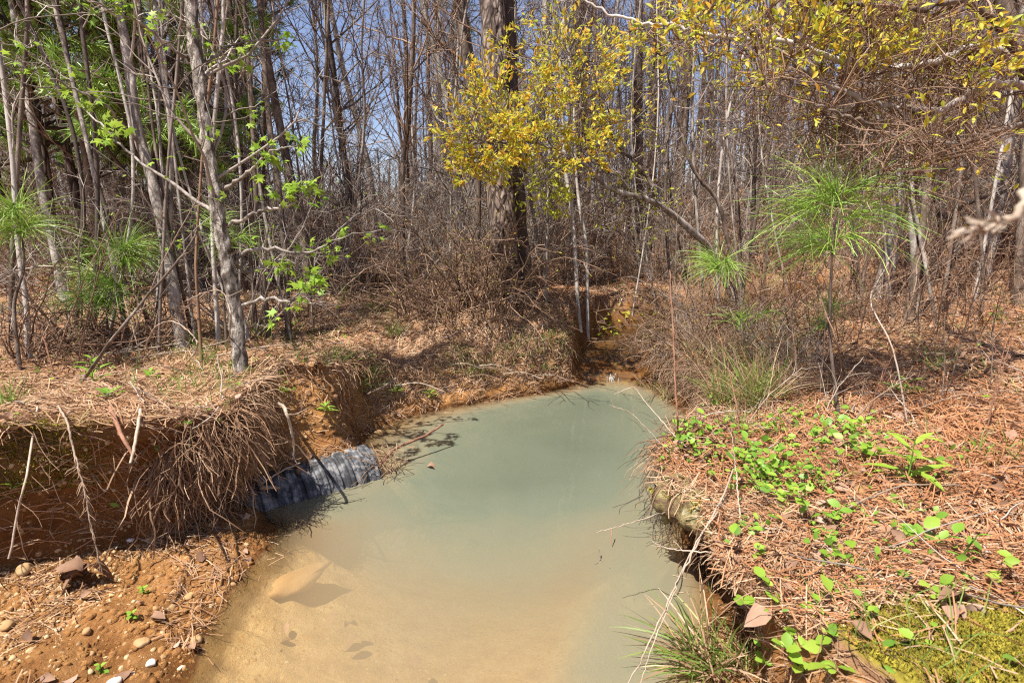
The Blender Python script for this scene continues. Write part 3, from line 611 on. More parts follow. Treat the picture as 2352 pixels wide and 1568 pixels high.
def leaf_clusters(b, pts, dirs, n, size, tmpl=STAR, spread=.03, v=(.2, 1), hang=.35):
    k = len(pts) * n; p = np.repeat(pts, n, 0) + rng.normal(0, spread, (k, 3)); d = np.repeat(dirs, n, 0) + rng.normal(0, .8, (k, 3)) + [0, 0, -hang]
    leaves(b, tmpl, p, d, np.array([0, 0, 1]) + rng.normal(0, .5, (k, 3)), rng.uniform(.55, 1.2, k) * size, rng.uniform(v[0], v[1], k))

# cork-barked sweetgum on the left bank with star-shaped young leaves
root, tr, g, tt = hero_tree('cork_barked_tree', 'cork-barked tree with star-shaped young leaves at the edge of the left bank', [(552, 858), (538, 700), (512, 560), (484, 380), (457, 180), (437, 0)], .039, .011, 'cork', 3.5, -.1, amp=.011, nb=22, f0=.14, blen=1.2, twm='palewig', sides=22, seg=240, fz=26)
t1 = tt[0]
BR = [[(515, 505), (415, 435), (310, 365), (230, 285), (150, 205)], [(500, 440), (565, 402), (615, 355), (690, 330)], [(540, 592), (600, 570), (700, 582), (790, 545), (875, 528)],
      [(548, 702), (625, 685), (668, 692), (702, 648)], [(472, 148), (500, 125), (540, 100), (660, 92)], [(445, 140), (400, 115), (340, 65), (260, 25), (180, -8)],
      [(540, 600), (560, 625), (640, 600), (690, 610), (720, 640)], [(505, 520), (590, 490), (660, 470), (720, 440)]]
lb = Buf()
for q, pp in enumerate(BR):
    w = [P(a, b_, t1 - .1 * k * (1 if q % 2 else -.6)) for k, (a, b_) in enumerate(pp)]
    pl = branch_part(root, g, w, .013, .003, 'greybark')
    tw = kids(pl[None], 7, .16, 4, (30, 65), .15, .04, .3); b = Buf(); add_tubes(b, tw, np.linspace(.003, .0016, 4)[None], 3); b.build('twig', MT['twig'], root)
    leaf_clusters(lb, np.vstack([tw[:, -1], pl[-1:]]), np.vstack([nrm(tw[:, -1] - tw[:, -2]), nrm(pl[-1:] - pl[-2:-1])]), 6, .062, spread=.026)
pl0, dn = along(tr[None], rng.uniform(.12, .55, (1, 26))); d = nrm(rng.normal(size=(26, 3)) * [1, 1, .3]); tw = grow(pl0[0], d, rng.uniform(.15, .5, 26), 5, .15, .05)
b = Buf(); add_tubes(b, tw, np.linspace(.004, .0016, 5)[None], 3); b.build('side_shoots', MT['twig'], root)
leaf_clusters(lb, tw[:, -1], nrm(tw[:, -1] - tw[:, -2]), 4, .05)
lb.build('foliage', MT['lime'], root)

# second corky tree and the smooth grey one behind it
root, tr, g, tt = hero_tree('grey_barked_tree', 'pale rough-barked tree left of the cork-barked tree on the bank', [(420, 800), (396, 650), (372, 520), (346, 400), (316, 300), (300, 180), (285, 80), (268, 0)], .042, .010, 'greybark', 3.5, .1, amp=.006, nb=30, f0=.16, blen=1.3, twm='palewig', seg=160, sides=18, fz=20)
t2 = tt[0]
lb = Buf(); pl = branch_part(root, g, [P(320, 330, t2), P(250, 250, t2 - .3), P(150, 195, t2 - .5), P(60, 160, t2 - .7), P(-30, 110, t2 - .8)], .011, .003, 'greybark')
tw = kids(pl[None], 8, .2, 4, (30, 65), .15, .04, .3); b = Buf(); add_tubes(b, tw, np.linspace(.003, .0016, 4)[None], 3); b.build('twig', MT['twig'], root)
leaf_clusters(lb, tw[:, -1], nrm(tw[:, -1] - tw[:, -2]), 3, .06); lb.build('foliage', MT['lime'], root)
hero_tree('grey_barked_tree', 'slim grey smooth-barked tree leaning left near the left edge of the woods', [(150, 695), (124, 560), (96, 430), (72, 260), (50, 130), (28, 0)], .048, .016, 'greybark', 5, .2, nb=30, f0=.15, blen=1.4, twm='palewig')
for lab, pp, r0, bk in [
    ('thin straight grey sapling just left of the pale rough-barked tree', [(362, 822), (368, 700), (376, 560), (381, 450), (390, 330), (405, 180), (420, 0)], .011, 'twig'),
    ('thin brown sapling between the two corky trees', [(462, 832), (455, 700), (450, 600), (458, 450), (470, 300), (490, 120), (500, 0)], .010, 'browntwig'),
    ('brown sapling just right of the cork-barked tree', [(618, 780), (606, 650), (592, 520), (585, 400), (575, 200), (560, 0)], .020, 'brownbark'),
    ('slender sapling with two bends right of the cork-barked tree', [(662, 770), (655, 600), (640, 430), (618, 280), (606, 120), (596, 0)], .026, 'brownbark'),
    ('vine-covered dark trunk leaning left behind the cork-barked tree', [(712, 690), (700, 560), (672, 430), (645, 300), (622, 180), (600, 40)], .060, 'brownbark'),
    ('thin pale sapling on the far left with a curved foot', [(64, 830), (60, 700), (48, 610), (36, 500), (30, 380), (10, 200)], .016, 'palebark'),
    ('slender curved sapling in front of the brush pile', [(962, 690), (945, 640), (935, 590), (944, 520), (952, 430), (948, 330)], .014, 'palebark'),
    ('pale crooked sapling on the far bank left of the creek', [(1332, 752), (1326, 690), (1322, 600), (1313, 480), (1300, 400), (1290, 250)], .026, 'palebark'),
    ('straight pale sapling on the far bank beside the creek', [(1350, 768), (1349, 690), (1346, 560), (1330, 470), (1322, 380), (1315, 200)], .022, 'palebark'),
    ('thin grey sapling in the dark gap right of the big pine', [(1254, 700), (1256, 600), (1258, 500), (1262, 380), (1266, 200)], .018, 'greybark')]:
    hero_tree('sapling', lab, pp, r0, .006, bk, 2.5, .0, cat='sapling', group='saplings round the pool', amp=.002, nb=12, blen=.7, f0=.2, sides=8, seg=50, twm='palewig')
for i in range(40):
    left = i < 22; bx_ = rng.uniform(-60, 760) if left else rng.uniform(1420, 2330); by_ = rng.uniform(735, 800) if left else rng.uniform(690, 760); ln = rng.normal(-.10 if left else .05, .09); cv = rng.normal(0, 40)
    pp = [(bx_ + ln * (by_ - y) + cv * math.sin((by_ - y) / 260), y) for y in (by_, by_ - 150, by_ - 320, by_ - 500, by_ - 720)]; bk = ['palebark', 'brownbark', 'darkbark', 'greybark'][i % 4]
    hero_tree('sapling', {'palebark': 'slim pale sapling', 'brownbark': 'slim brown sapling', 'darkbark': 'slim dark sapling', 'greybark': 'slim grey sapling'}[bk] + (' at the far left of the bank' if bx_ < 140 else ' among the corky trees on the left bank' if bx_ < 500 else ' in the thicket right of the cork-barked tree') if left else {'palebark': 'slim pale sapling', 'brownbark': 'slim brown sapling', 'darkbark': 'slim dark sapling', 'greybark': 'slim grey sapling'}[bk] + (' near the foot of the leaning yellow-leaved tree' if bx_ < 1780 else ' behind the tallest pine seedling' if bx_ < 2020 else ' on the right slope by the big trunks'), pp, rng.uniform(.009, .02), .005, bk, 2.0, .0, cat='sapling', group='saplings round the pool', amp=.002, nb=8, blen=.8, f0=.2, sides=7, seg=40, twm='palewig')

# the big pine and its dark neighbour
def tuft(b, pts, dirs, n, L, w, droop=-.10, spread=.75, v=(.1, .9), N=5):
    k = len(pts) * n; p = np.repeat(pts, n, 0); d = np.repeat(dirs, n, 0); p = p - d * rng.uniform(0, .10, (k, 1)); d = nrm(d + rng.normal(0, spread, (k, 3)))
    Pl = grow(p, d, rng.uniform(.35, 1.12, k) * L, N, .05, droop); ribbons(b, Pl, (w * np.linspace(1, .45, N))[None].repeat(k, 0), None, rng.uniform(v[0], v[1], k))
def pine_crown(root, tr, f0, nb, bl, nt, L, w, bark='darkbark', nm='darkneedle'):
    br = kids(tr[None], nb, bl, 8, (50, 85), .10, .04, f0, .99); tw = kids(br, 6, bl * .35, 4, (25, 60), .12, .06, .35); b = Buf()
    add_tubes(b, br, np.linspace(.026, .006, 8)[None], 5); add_tubes(b, tw, np.linspace(.007, .004, 4)[None], 3); b.build('crown', MT[bark], root)
    e = np.vstack([tw[:, -1], tw[:, 2], br[:, -1], tr[-1:]]); dd = np.vstack([nrm(tw[:, -1] - tw[:, -2]), nrm(tw[:, 2] - tw[:, 1]), nrm(br[:, -1] - br[:, -2]), nrm(tr[-1:] - tr[-2:-1])])
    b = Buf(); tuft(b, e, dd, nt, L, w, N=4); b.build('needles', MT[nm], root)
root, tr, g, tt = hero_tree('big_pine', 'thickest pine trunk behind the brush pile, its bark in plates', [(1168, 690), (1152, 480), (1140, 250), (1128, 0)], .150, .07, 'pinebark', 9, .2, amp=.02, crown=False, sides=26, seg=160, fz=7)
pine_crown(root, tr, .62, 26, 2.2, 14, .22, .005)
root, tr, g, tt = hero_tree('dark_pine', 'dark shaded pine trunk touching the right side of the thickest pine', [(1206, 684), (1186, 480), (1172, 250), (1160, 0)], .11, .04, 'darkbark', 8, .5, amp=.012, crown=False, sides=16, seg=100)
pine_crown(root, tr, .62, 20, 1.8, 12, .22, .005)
# trunks on the right slope
for nm, lab, pp, r0, bk, hm in [
    ('grey_barked_tree', 'thick grey trunk leaning right at the foot of the slope', [(2022, 690), (2038, 620), (2052, 540), (2062, 440), (2078, 320), (2100, 150), (2118, 0)], .095, 'greybark', 6),
    ('dark_trunked_tree', 'short dark upright trunk left of the thick leaning grey trunk', [(1968, 655), (1962, 560), (1958, 480), (1950, 380), (1945, 200), (1938, 0)], .062, 'darkbark', 5),
    ('dark_trunked_tree', 'dark crooked trunk with a low side limb on the right slope', [(2136, 655), (2150, 590), (2164, 500), (2150, 420), (2180, 300), (2236, 180), (2300, 60), (2360, -40)], .055, 'darkbark', 3),
    ('twin_stemmed_tree', 'brown smooth slim trunk of a pair, nearest the camera on the right', [(2084, 740), (2100, 640), (2120, 540), (2128, 450), (2140, 340), (2180, 200), (2240, 40)], .042, 'brownbark', 3),
    ('twin_stemmed_tree', 'second slim trunk close behind its brown twin on the right', [(2106, 735), (2104, 640), (2096, 540), (2090, 420), (2070, 280), (2050, 120), (2030, 0)], .034, 'greybark', 3),
    ('grey_barked_tree', 'smooth grey trunk upslope near the right edge', [(2256, 640), (2276, 560), (2298, 430), (2318, 300), (2336, 170), (2352, 40)], .075, 'greybark', 6),
    ('dark_trunked_tree', 'thin dark trunk at the right edge of the slope', [(2336, 700), (2342, 600), (2350, 480), (2362, 300), (2380, 100)], .045, 'brownbark', 4),
    ('brown_sapling', 'thin brown sapling on the slope between grey trunks', [(2252, 735), (2258, 640), (2250, 520), (2240, 400), (2236, 250), (2230, 100)], .016, 'brownbark', 2)]:
    root, tr, g, tt = hero_tree(nm, lab, pp, r0, .02, bk, hm, -.1, amp=.004, nb=16, blen=1.2, f0=.3, twm='browntwig')
    if 'low side limb' in lab:
        branch_part(root, g, [P(2164, 515, tt[0]), P(2215, 470, tt[0] - .2), P(2290, 445, tt[0] - .4), P(2380, 420, tt[0] - .6)], .032, .015, 'darkbark')
        branch_part(root, g, [P(2150, 600, tt[0]), P(2190, 615, tt[0] - .1), P(2260, 625, tt[0] - .2)], .014, .008, 'brownbark')
# leaning multi-stemmed tree with yellow leaves
g, tb = Gt(1702, 716)
root = thing('yellow_leaved_tree', 'leaning tree whose pale stem arches left over the creek under a mass of yellow leaves', 'tree', tuple(g))
main = [g + [0, 0, -.06], P(1640, 588, tb - .25), P(1590, 532, tb - .45), P(1530, 482, tb - .6), P(1480, 456, tb - .75), P(1400, 432, tb - .9), P(1345, 380, tb - 1.0), P(1290, 352, tb - 1.05), P(1215, 325, tb - 1.1), P(1130, 330, tb - 1.2)]
b = Buf(); ml = spl(np.array(main) - g, 90); rough_tube(b, ml, taper(90, .046, .008, .8), 10, .003, 5); b.build('trunk', MT['greybark'], root)
stems = [[g, P(1655, 480, tb - .2), P(1600, 400, tb - .3), P(1560, 290, tb - .35), P(1530, 140, tb - .4), P(1510, -30, tb - .4)], [g, P(1700, 560, tb), P(1690, 420, tb), P(1650, 260, tb), P(1600, 120, tb), P(1570, -60, tb)],
         [g, P(1715, 600, tb), P(1740, 480, tb - .1), P(1770, 330, tb - .2), P(1800, 160, tb - .3), P(1850, -20, tb - .5)], [ml[38] + g, P(1500, 430, tb - .6), P(1465, 380, tb - .6), P(1415, 330, tb - .6), P(1385, 270, tb - .7), P(1370, 180, tb - .8)],
         [ml[54] + g, P(1375, 370, tb - .9), P(1340, 300, tb - .9), P(1335, 230, tb - .95), P(1345, 120, tb - 1)]]
lb = Buf(); st = []
for s_ in stems: st.append(branch_part(root, g, s_, .026, .006, 'brownbark', 'stem', 40))
def foliage_lobe(root, g, src, targets, lb, nleaf, lsize, tmpl, tw_per=6, twl=.22, rb=.007, mat='twig', v=(0, 1), L2=.10):
    """limbs from the nearest source point to each target, twigs along them, leaves on the twigs"""
    src = np.asarray(src); T = np.asarray(targets) - g; pls = []
    for t_ in T:
        i = np.argmin(np.linalg.norm(src - t_, axis=1) + rng.uniform(0, .25, len(src))); a = src[i]; m = (a + t_) / 2 + rng.normal(0, .06, 3) + [0, 0, -.05]; pls.append(spl([a, m, t_], 9))
    pls = np.array(pls); tw = kids(pls, tw_per, twl, 5, (30, 70), .16, .05, .3, 1.0, False); t3 = kids(tw, 3, L2, 3, (30, 60), .15, .03, .3, 1.0, False)
    b = Buf(); add_tubes(b, pls, np.linspace(rb, .0025, 9)[None], 5); add_tubes(b, tw, np.linspace(.0032, .0016, 5)[None], 3); add_tubes(b, t3, np.linspace(.002, .0012, 3)[None], 3); b.build('crown', MT[mat], root)
    e = np.vstack([tw[:, -1], tw[:, 2], t3[:, -1], t3[:, 1]]); dd = np.vstack([nrm(tw[:, -1] - tw[:, -2]), nrm(tw[:, 2] - tw[:, 1]), nrm(t3[:, -1] - t3[:, -2]), nrm(t3[:, 1] - t3[:, 0])])
    ow = np.concatenate([np.repeat(np.arange(len(pls)), tw_per)] * 2 + [np.repeat(np.arange(len(pls)), tw_per * 3)] * 2); gw = rng.gamma(1.1, 1, len(pls))[ow]; i = rng.choice(len(e), nleaf, p=gw / gw.sum()); leaves(lb, tmpl, e[i] + rng.normal(0, .012, (nleaf, 3)), dd[i] + rng.normal(0, .55, (nleaf, 3)) + [0, 0, .15], rng.normal(size=(nleaf, 3)) + [0, 0, .5], lsize * rng.uniform(.6, 1.25, nleaf), np.clip(rng.uniform(v[0], v[1], nleaf), 0, 1))
def ell(n, cx, cy, rx, ry, t0, t1):
    a = rng.uniform(0, 2 * np.pi, n); r = np.sqrt(rng.random(n)); return [P(cx + rx * k * math.cos(q), cy + ry * k * math.sin(q), rng.uniform(t0, t1)) for q, k in zip(a, r)]
YOV = oval(.25, -.2, .42)
foliage_lobe(root, g, np.vstack([ml[50:], st[3][12:], st[4][10:]]), ell(60, 1300, 215, 200, 155, tb - 1.8, tb - .5), lb, 4600, .05, YOV, twl=.3, v=(.1, 1.05))
foliage_lobe(root, g, ml[60:], ell(28, 1130, 300, 95, 120, tb - 1.7, tb - .9), lb, 2000, .054, YOV, v=(.15, 1.05), twl=.26)
foliage_lobe(root, g, ml[44:72], ell(10, 1230, 430, 90, 60, tb - 1.5, tb - .9), lb, 380, .055, YOV, v=(0, .5))
foliage_lobe(root, g, np.vstack([ml[25:45], st[0][8:22]]), ell(12, 1470, 470, 80, 60, tb - .9, tb - .4), lb, 200, .05, YOV, v=(0, .6))
foliage_lobe(root, g, np.vstack([st[0][14:], st[1][14:], st[2][14:]]), ell(34, 1600, 180, 200, 190, tb - .7, tb + .3), lb, 520, .055, YOV, v=(0, .7))
lb.build('foliage', MT['yellow'], root)
# pale limb sweeping in from the right under yellow leaves: crown of a tree that stands off to the right
g = np.array([3.55, 2.55, gz(3.55, 2.55)]); root = thing('overhanging_tree', 'tree leaning in from the right whose pale limbs and yellow leaves cross the top right', 'tree', tuple(g))
w = np.array([g + [0, 0, -.05], P(2460, 420, 3.3), P(2400, 250, 3.25), P(2345, 120, 3.2), P(2290, -40, 3.2), P(2240, -260, 3.2), P(2200, -520, 3.3)]); tr = spl(w - g, 80); b = Buf(); rough_tube(b, tr, taper(80, .075, .02), 14, .004, 9); b.build('trunk', MT['brownbark'], root)
LIMB = [[tr[36] + g, P(2250, 105, 3.1), P(2120, 150, 3.0), P(1960, 150, 3.0), P(1800, 95, 3.0), P(1640, 84, 3.05), P(1560, 64, 3.1), P(1480, 52, 3.15), P(1400, 34, 3.2), P(1330, -14, 3.25)],
        [tr[30] + g, P(2280, 190, 3.0), P(2160, 250, 2.9), P(2020, 240, 2.9), P(1900, 190, 2.9), P(1800, 130, 2.95), P(1720, 60, 3.0)],
        [tr[24] + g, P(2300, 300, 2.9), P(2200, 330, 2.8), P(2080, 320, 2.75), P(1960, 270, 2.7), P(1870, 240, 2.7)],
        [tr[40] + g, P(2230, 10, 3.0), P(2100, 20, 2.9), P(1960, 10, 2.85), P(1820, -10, 2.85), P(1700, -20, 2.9)]]
pls = [branch_part(root, g, q, [.020, .022, .016, .018][i], .006, ['palebark', 'greybark', 'brownbark', 'brownbark', 'brownbark'][i], 'limb', 60) for i, q in enumerate(LIMB)]
lb = Buf(); al = np.vstack(pls)
foliage_lobe(root, g, al, ell(40, 1760, 40, 360, 75, 2.7, 3.5), lb, 1900, .048, YOV, mat='browntwig')
foliage_lobe(root, g, al, ell(34, 2130, 70, 260, 110, 2.7, 3.4), lb, 950, .048, YOV, mat='browntwig')
foliage_lobe(root, g, al, ell(70, 2030, 230, 330, 180, 2.6, 3.8), lb, 420, .042, YOV, 8, .42, .0045, mat='browntwig', L2=.16)
foliage_lobe(root, g, al, ell(12, 2130, 320, 150, 40, 2.5, 2.9), lb, 40, .05, YOV, 7, .25, .005, mat='browntwig', v=(0, .9))
lb.build('foliage', MT['yellow'], root)

# long-needled pine seedlings
def pine_seedling(label, foot, top, t, L, n, tufts, r=.010, nm='needle', droop=-.2, spread=.48, w=.0042):
    gq, tg = Gt(*foot); root = thing('pine_seedling', label, 'pine seedling', tuple(gq), 'long-needled young pines')
    t = t or tg; tp = P(*top, t); st_ = spl([gq - [0, 0, .04], gq * .65 + tp * .35 + rng.normal(0, .03, 3), gq * .3 + tp * .7 + rng.normal(0, .03, 3), tp], 24) - gq; b = Buf(); add_tubes(b, st_, taper(24, r, .005)[None], 7); b.build('stem', MT['brownbark'], root)
    b = Buf(); pts, ds = [st_[-1]], [np.array([0, 0, 1.])]
    for f, k in tufts:
        for _ in range(k):
            a = rng.uniform(0, 6.28); i = int(f * 23); d = np.array([math.cos(a), math.sin(a), .5]); e = st_[i] + d * rng.uniform(.03, .20); pts.append(e); ds.append(nrm(d))
    tuft(b, np.array(pts), np.array(ds), n, L, w, droop, spread); b.build('needles', MT[nm], root)
pine_seedling('largest long-needled pine seedling, its green tuft at head height on the right', (1932, 965), (1925, 430), None, .44, 34, [(.97, 3), (.92, 4), (.86, 4), (.78, 3), (.7, 2)], droop=-.20, spread=.48, w=.0042)
pine_seedling('pine seedling with a drooping fountain of needles beside the leaning yellow-leaved tree', (1735, 800), (1650, 606), None, .36, 60, [(.97, 3), (.9, 2)], droop=-.26)
pine_seedling('low ragged pine seedling on the right bank below the fountain-shaped one', (1745, 850), (1705, 735), None, .28, 34, [(.95, 2)], droop=-.28)
pine_seedling('small sparse pine seedling between the two tufted ones on the right', (1880, 850), (1905, 690), None, .22, 30, [(.9, 3), (.6, 3)])
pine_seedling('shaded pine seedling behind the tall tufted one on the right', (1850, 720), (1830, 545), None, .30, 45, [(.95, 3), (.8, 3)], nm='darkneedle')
pine_seedling('pine seedling with a drooping tuft at the left edge', (45, 850), (40, 490), 3.3, .34, 60, [(.97, 3), (.88, 3)], droop=-.2, r=.012)
pine_seedling('bushy pine seedling between the leftmost trunk and the pale rough-barked tree', (255, 800), (270, 575), None, .34, 60, [(.97, 4), (.85, 4), (.6, 4), (.4, 3)], droop=-.2, nm='needle')
pine_seedling('thin pine seedling showing between the two corky trunks', (520, 800), (500, 520), None, .32, 45, [(.97, 3), (.85, 3)], droop=-.24)
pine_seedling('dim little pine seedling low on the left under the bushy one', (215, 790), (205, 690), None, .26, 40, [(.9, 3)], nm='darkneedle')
# young pines of the left woods, green with needles
def young_pine(name, label, x, y, h, r, nb, bl, f0, nt=16, nm='needle', L=.2, w=.005, group=None):
    gq = np.array([x, y, gz(x, y)]); root = thing(name, label, 'pine tree', tuple(gq), group); tr = grow(np.array([[0, 0, -.05]]), np.array([[rng.normal(0, .04), 0, 1]]), h, 26, .025, .03)[0]
    b = Buf(); rough_tube(b, tr, taper(26, r, .015), 10, .006, 3); b.build('trunk', MT['pinebark'], root); pine_crown(root, tr, f0, nb, bl, nt, L, w, nm=nm); return root
PG = 'young pines in the left woods'
for lab, px, t, h, f0 in [('tall green young pine between the grey smooth-barked tree and the pale rough-barked tree', 195, 6.8, 8, .25), ('green young pine right behind the pale rough-barked tree', 345, 6.4, 7, .22),
                         ('dense dark young pine behind the cork-barked tree', 450, 7.2, 9, .2), ('young pine at the left edge of the woods', 20, 7.4, 8, .3), ('leaning young pine behind the slim grey left-leaning tree', 110, 6.6, 7, .3), ('far young pine glimpsed left of the open sky', 590, 14, 9, .2), ('broad young pine deep in the left woods', 255, 13, 11, .25)]:
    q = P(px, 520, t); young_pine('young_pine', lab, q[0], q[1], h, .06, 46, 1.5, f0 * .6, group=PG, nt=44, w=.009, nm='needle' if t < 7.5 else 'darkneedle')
# ---------------------------------------------------------------- the woods behind: a few tree forms, each copied many times
rng = np.random.default_rng(303)
def proto_tree(name, cat, h, r, nb, bark, twm, lean=.04, f0=.22, bl=.2, wig=.045, per=(7, 4)):
    root = thing(name, 'bare tree in the woods behind the pool', cat, (0, 0, -50), 'bare trees in the woods')
    tr = grow(np.array([[0, 0, -.1]]), np.array([[lean, lean * .4, 1]]), h, 26, wig, .05)[0]; L = np.linspace(0, h, 26)
    b = Buf(); rough_tube(b, tr, taper(26, r, .012, .9) + r * .3 * np.exp(-L / .25), 9, r * .07, 3, 4); b.build('trunk', MT[bark], root)
    br = kids(tr[None], nb, h * bl, 8, (25, 60), .13, .06, f0, .97); tw = kids(br, per[0], h * .085, 5, (30, 70), .2, .03, .2); tl = kids(tw, per[1], h * .036, 3, (30, 70), .2, .02, .2)
    b = Buf(); add_tubes(b, br, np.linspace(max(r * .24, .008), .004, 8)[None], 4); add_tubes(b, tw, np.linspace(.006, .003, 5)[None], 3); add_tubes(b, tl, np.linspace(.0034, .002, 3)[None], 3)
    b.build('crown', MT[twm], root); return root
def proto_pine(h, r, bark='pinebark'):
    root = thing('tall_pine', 'tall bare-stemmed pine in the woods', 'pine tree', (0, 0, -50), 'tall pines in the woods')
    tr = grow(np.array([[0, 0, -.1]]), np.array([[.02, .01, 1]]), h, 30, .015, .03)[0]; b = Buf(); rough_tube(b, tr, taper(30, r, .03), 12, r * .08, 7, 4); b.build('trunk', MT[bark], root)
    st = kids(tr[None], 22, .9, 5, (60, 95), .15, -.02, .12, .6); b = Buf(); add_tubes(b, st, np.linspace(.012, .004, 5)[None], 4); b.build('dead_branches', MT['twig'], root)
    pine_crown(root, tr, .6, 20, 2.0, 14, .24, .011); return root
DEC = [proto_tree('bare_tree', 'tree', 11, .085, 24, 'greybark', 'twig', .05), proto_tree('bare_tree', 'tree', 13, .12, 26, 'brownbark', 'browntwig', .03), proto_tree('bare_tree', 'tree', 9, .055, 22, 'palebark', 'twig', .09),
       proto_tree('bare_tree', 'tree', 12, .10, 24, 'palebark', 'twig', .02), proto_tree('bare_tree', 'tree', 8, .045, 20, 'darkbark', 'browntwig', .12), proto_tree('bare_tree', 'tree', 10, .075, 24, 'darkbark', 'twig', .04)]
DW = ['mid grey', 'brown', 'thin pale', 'stout pale', 'thin dark', 'dark']
SAP = [proto_tree('bare_sapling', 'sapling', 5.5, .022, 20, 'greybark', 'twig', .10, .15, .22, .06, (5, 3)), proto_tree('bare_sapling', 'sapling', 6.5, .028, 22, 'brownbark', 'browntwig', .05, .2, .2, .05, (5, 3)), proto_tree('bare_sapling', 'sapling', 4.5, .018, 18, 'palebark', 'twig', .16, .15, .25, .07, (5, 3))]
SW = ['grey', 'brown', 'pale']
PIN = [proto_pine(16, .13), proto_pine(18, .16), proto_pine(14, .10, 'brownbark')]
def shrub(h, ns, twm, leafmat=None, arch=-.05, wig=.14, leaf=.03, nl=260, cat='shrub', name='bare_shrub'):
    root = thing(name, 'bare shrub', cat, (0, 0, -50), 'bare brush round the pool'); a = rng.uniform(0, 6.28, ns); d = np.column_stack([np.cos(a), np.sin(a), rng.uniform(1.2, 3.5, ns)])
    st = grow(np.column_stack([np.cos(a) * .06, np.sin(a) * .06, np.full(ns, -.05)]), d, h * rng.uniform(.5, 1.15, ns), 12, wig, arch); k1 = kids(st, 7, h * .28, 6, (30, 75), .2, arch * .5, .2); k2 = kids(k1, 4, h * .12, 4, (30, 75), .22, 0, .2)
    b = Buf(); add_tubes(b, st, np.linspace(.008, .003, 12)[None], 4); b.build('stems', MT[twm], root); b = Buf(); add_tubes(b, k1, np.linspace(.0036, .002, 6)[None], 3); add_tubes(b, k2, np.linspace(.0024, .0015, 4)[None], 3); b.build('crown', MT[twm], root)
    if leafmat:
        i = rng.choice(len(k2), nl); b = Buf(); leaves(b, OVAL, k2[i, -1], k2[i, -1] - k2[i, -2] + rng.normal(0, .1, (nl, 3)), rng.normal(size=(nl, 3)) + [0, 0, .6], leaf * rng.uniform(.5, 1.2, nl)); b.build('foliage', MT[leafmat], root)
    return root
SHR = [shrub(1.7, 14, 'palewig'), shrub(1.3, 20, 'browntwig', 'yellow', -.09, .18, .022), shrub(2.2, 12, 'palewig', None, -.02), shrub(1.1, 22, 'browntwig', None, -.14, .2), shrub(2.0, 12, 'palewig', 'lime', -.02, .13, .03, 200)]
HW = ['upright pale bare shrub', 'brown shrub dotted with tiny yellow leaves', 'tall grey bare shrub', 'low arching tangle of brown stems', 'grey shrub with a few small fresh leaves']
def zone(px):
    return ('at the far left' if px < 150 else 'behind the pale rough-barked tree' if px < 430 else 'behind the cork-barked tree' if px < 620 else 'under the open sky gap' if px < 900 else
            'left of the thickest pine' if px < 1130 else 'right of the thickest pine' if px < 1330 else 'beyond the creek' if px < 1500 else 'behind the yellow-leaved tree' if px < 1780 else 'behind the tall pine seedling' if px < 2020 else 'on the right slope')
def depthword(t): return 'near the front' if t < 9 else 'midway back' if t < 16 else 'farther back' if t < 24 else 'deep'
placed = []
def scatter_trees(n, protos, words, kind, tmin, tmax, smin, smax, gap, sep, pw=1.0, pxr=(-350, 2720), forced=None):
    c = 0; tries = 0
    while c < n and tries < n * 60:
        tries += 1; px = rng.uniform(*pxr); t = tmin + (tmax - tmin) * rng.random() ** pw; q = P(px, 520, t)
        if 625 < px < 900 and rng.random() < gap(t): continue
        if creek_d(np.array([q[0]]), np.array([q[1]]))[0][0] < (1.15 if t < 9 else .7): continue
        if any((q[0] - a) ** 2 + (q[1] - b_) ** 2 < s_ * sep for a, b_, s_ in placed): continue
        k = rng.choice(len(protos), p=[.2, .2, .3, .08, .22]) if protos is SHR else rng.integers(len(protos)); s = rng.uniform(smin, smax); placed.append((q[0], q[1], .5 + t * .03)); z = gz(q[0], q[1]) - .03
        o = dup(protos[k], (q[0], q[1], z), rng.uniform(0, 6.28), s, (f'{words[k]} {kind} {depthword(t)} {zone(px)}' if kind else f'{words[k]} {zone(px)}')); c += 1
scatter_trees(46, PIN, ['reddish', 'heavy reddish', 'slim brown'], 'tall pine trunk', 9, 34, .8, 1.15, lambda t: .93, .9)
scatter_trees(130, DEC, DW, 'bare tree', 7.0, 32, .75, 1.2, lambda t: .9 if t < 20 else .75, .55, .8)
scatter_trees(170, SAP, SW, 'bare sapling', 6.3, 18, .7, 1.3, lambda t: .25, .08)
placed.clear()
scatter_trees(58, SHR, HW, '', 6.3, 9.5, .75, 1.15, lambda t: 0, .25, 1.0, (-200, 2600)); scatter_trees(100, SHR, HW, '', 9, 20, 1.0, 2.1, lambda t: 0, .3, 1.0, (-300, 2700))
for r_ in DEC + SAP + PIN:                                   # the forms themselves stand in the wood too
    px, t = rng.uniform(1000, 2300), rng.uniform(22, 30); q = P(px, 520, t); r_.location = (q[0], q[1], gz(q[0], q[1]) - .03); k = r_.get('label'); i = (DEC + SAP + PIN).index(r_)
    r_['label'] = f"{(DW + SW + ['reddish', 'heavy reddish', 'slim brown'])[i]} {'bare tree' if i < 6 else 'bare sapling' if i < 9 else 'tall pine trunk'} {depthword(t)} {zone(px)}"
for i, (px, py) in enumerate([(1010, 688), (1085, 698), (800, 690), (1610, 800), (560, 770)]):
    p = G(px, py); SHR[i].location = (p[0], p[1], p[2] - .02); SHR[i]['label'] = HW[i] + ' ' + ['on the far bank in front of the brush pile', 'at the left of the brush pile', 'on the grassy far bank', 'on the right bank of the creek', 'beside the foot of the cork-barked tree'][i]
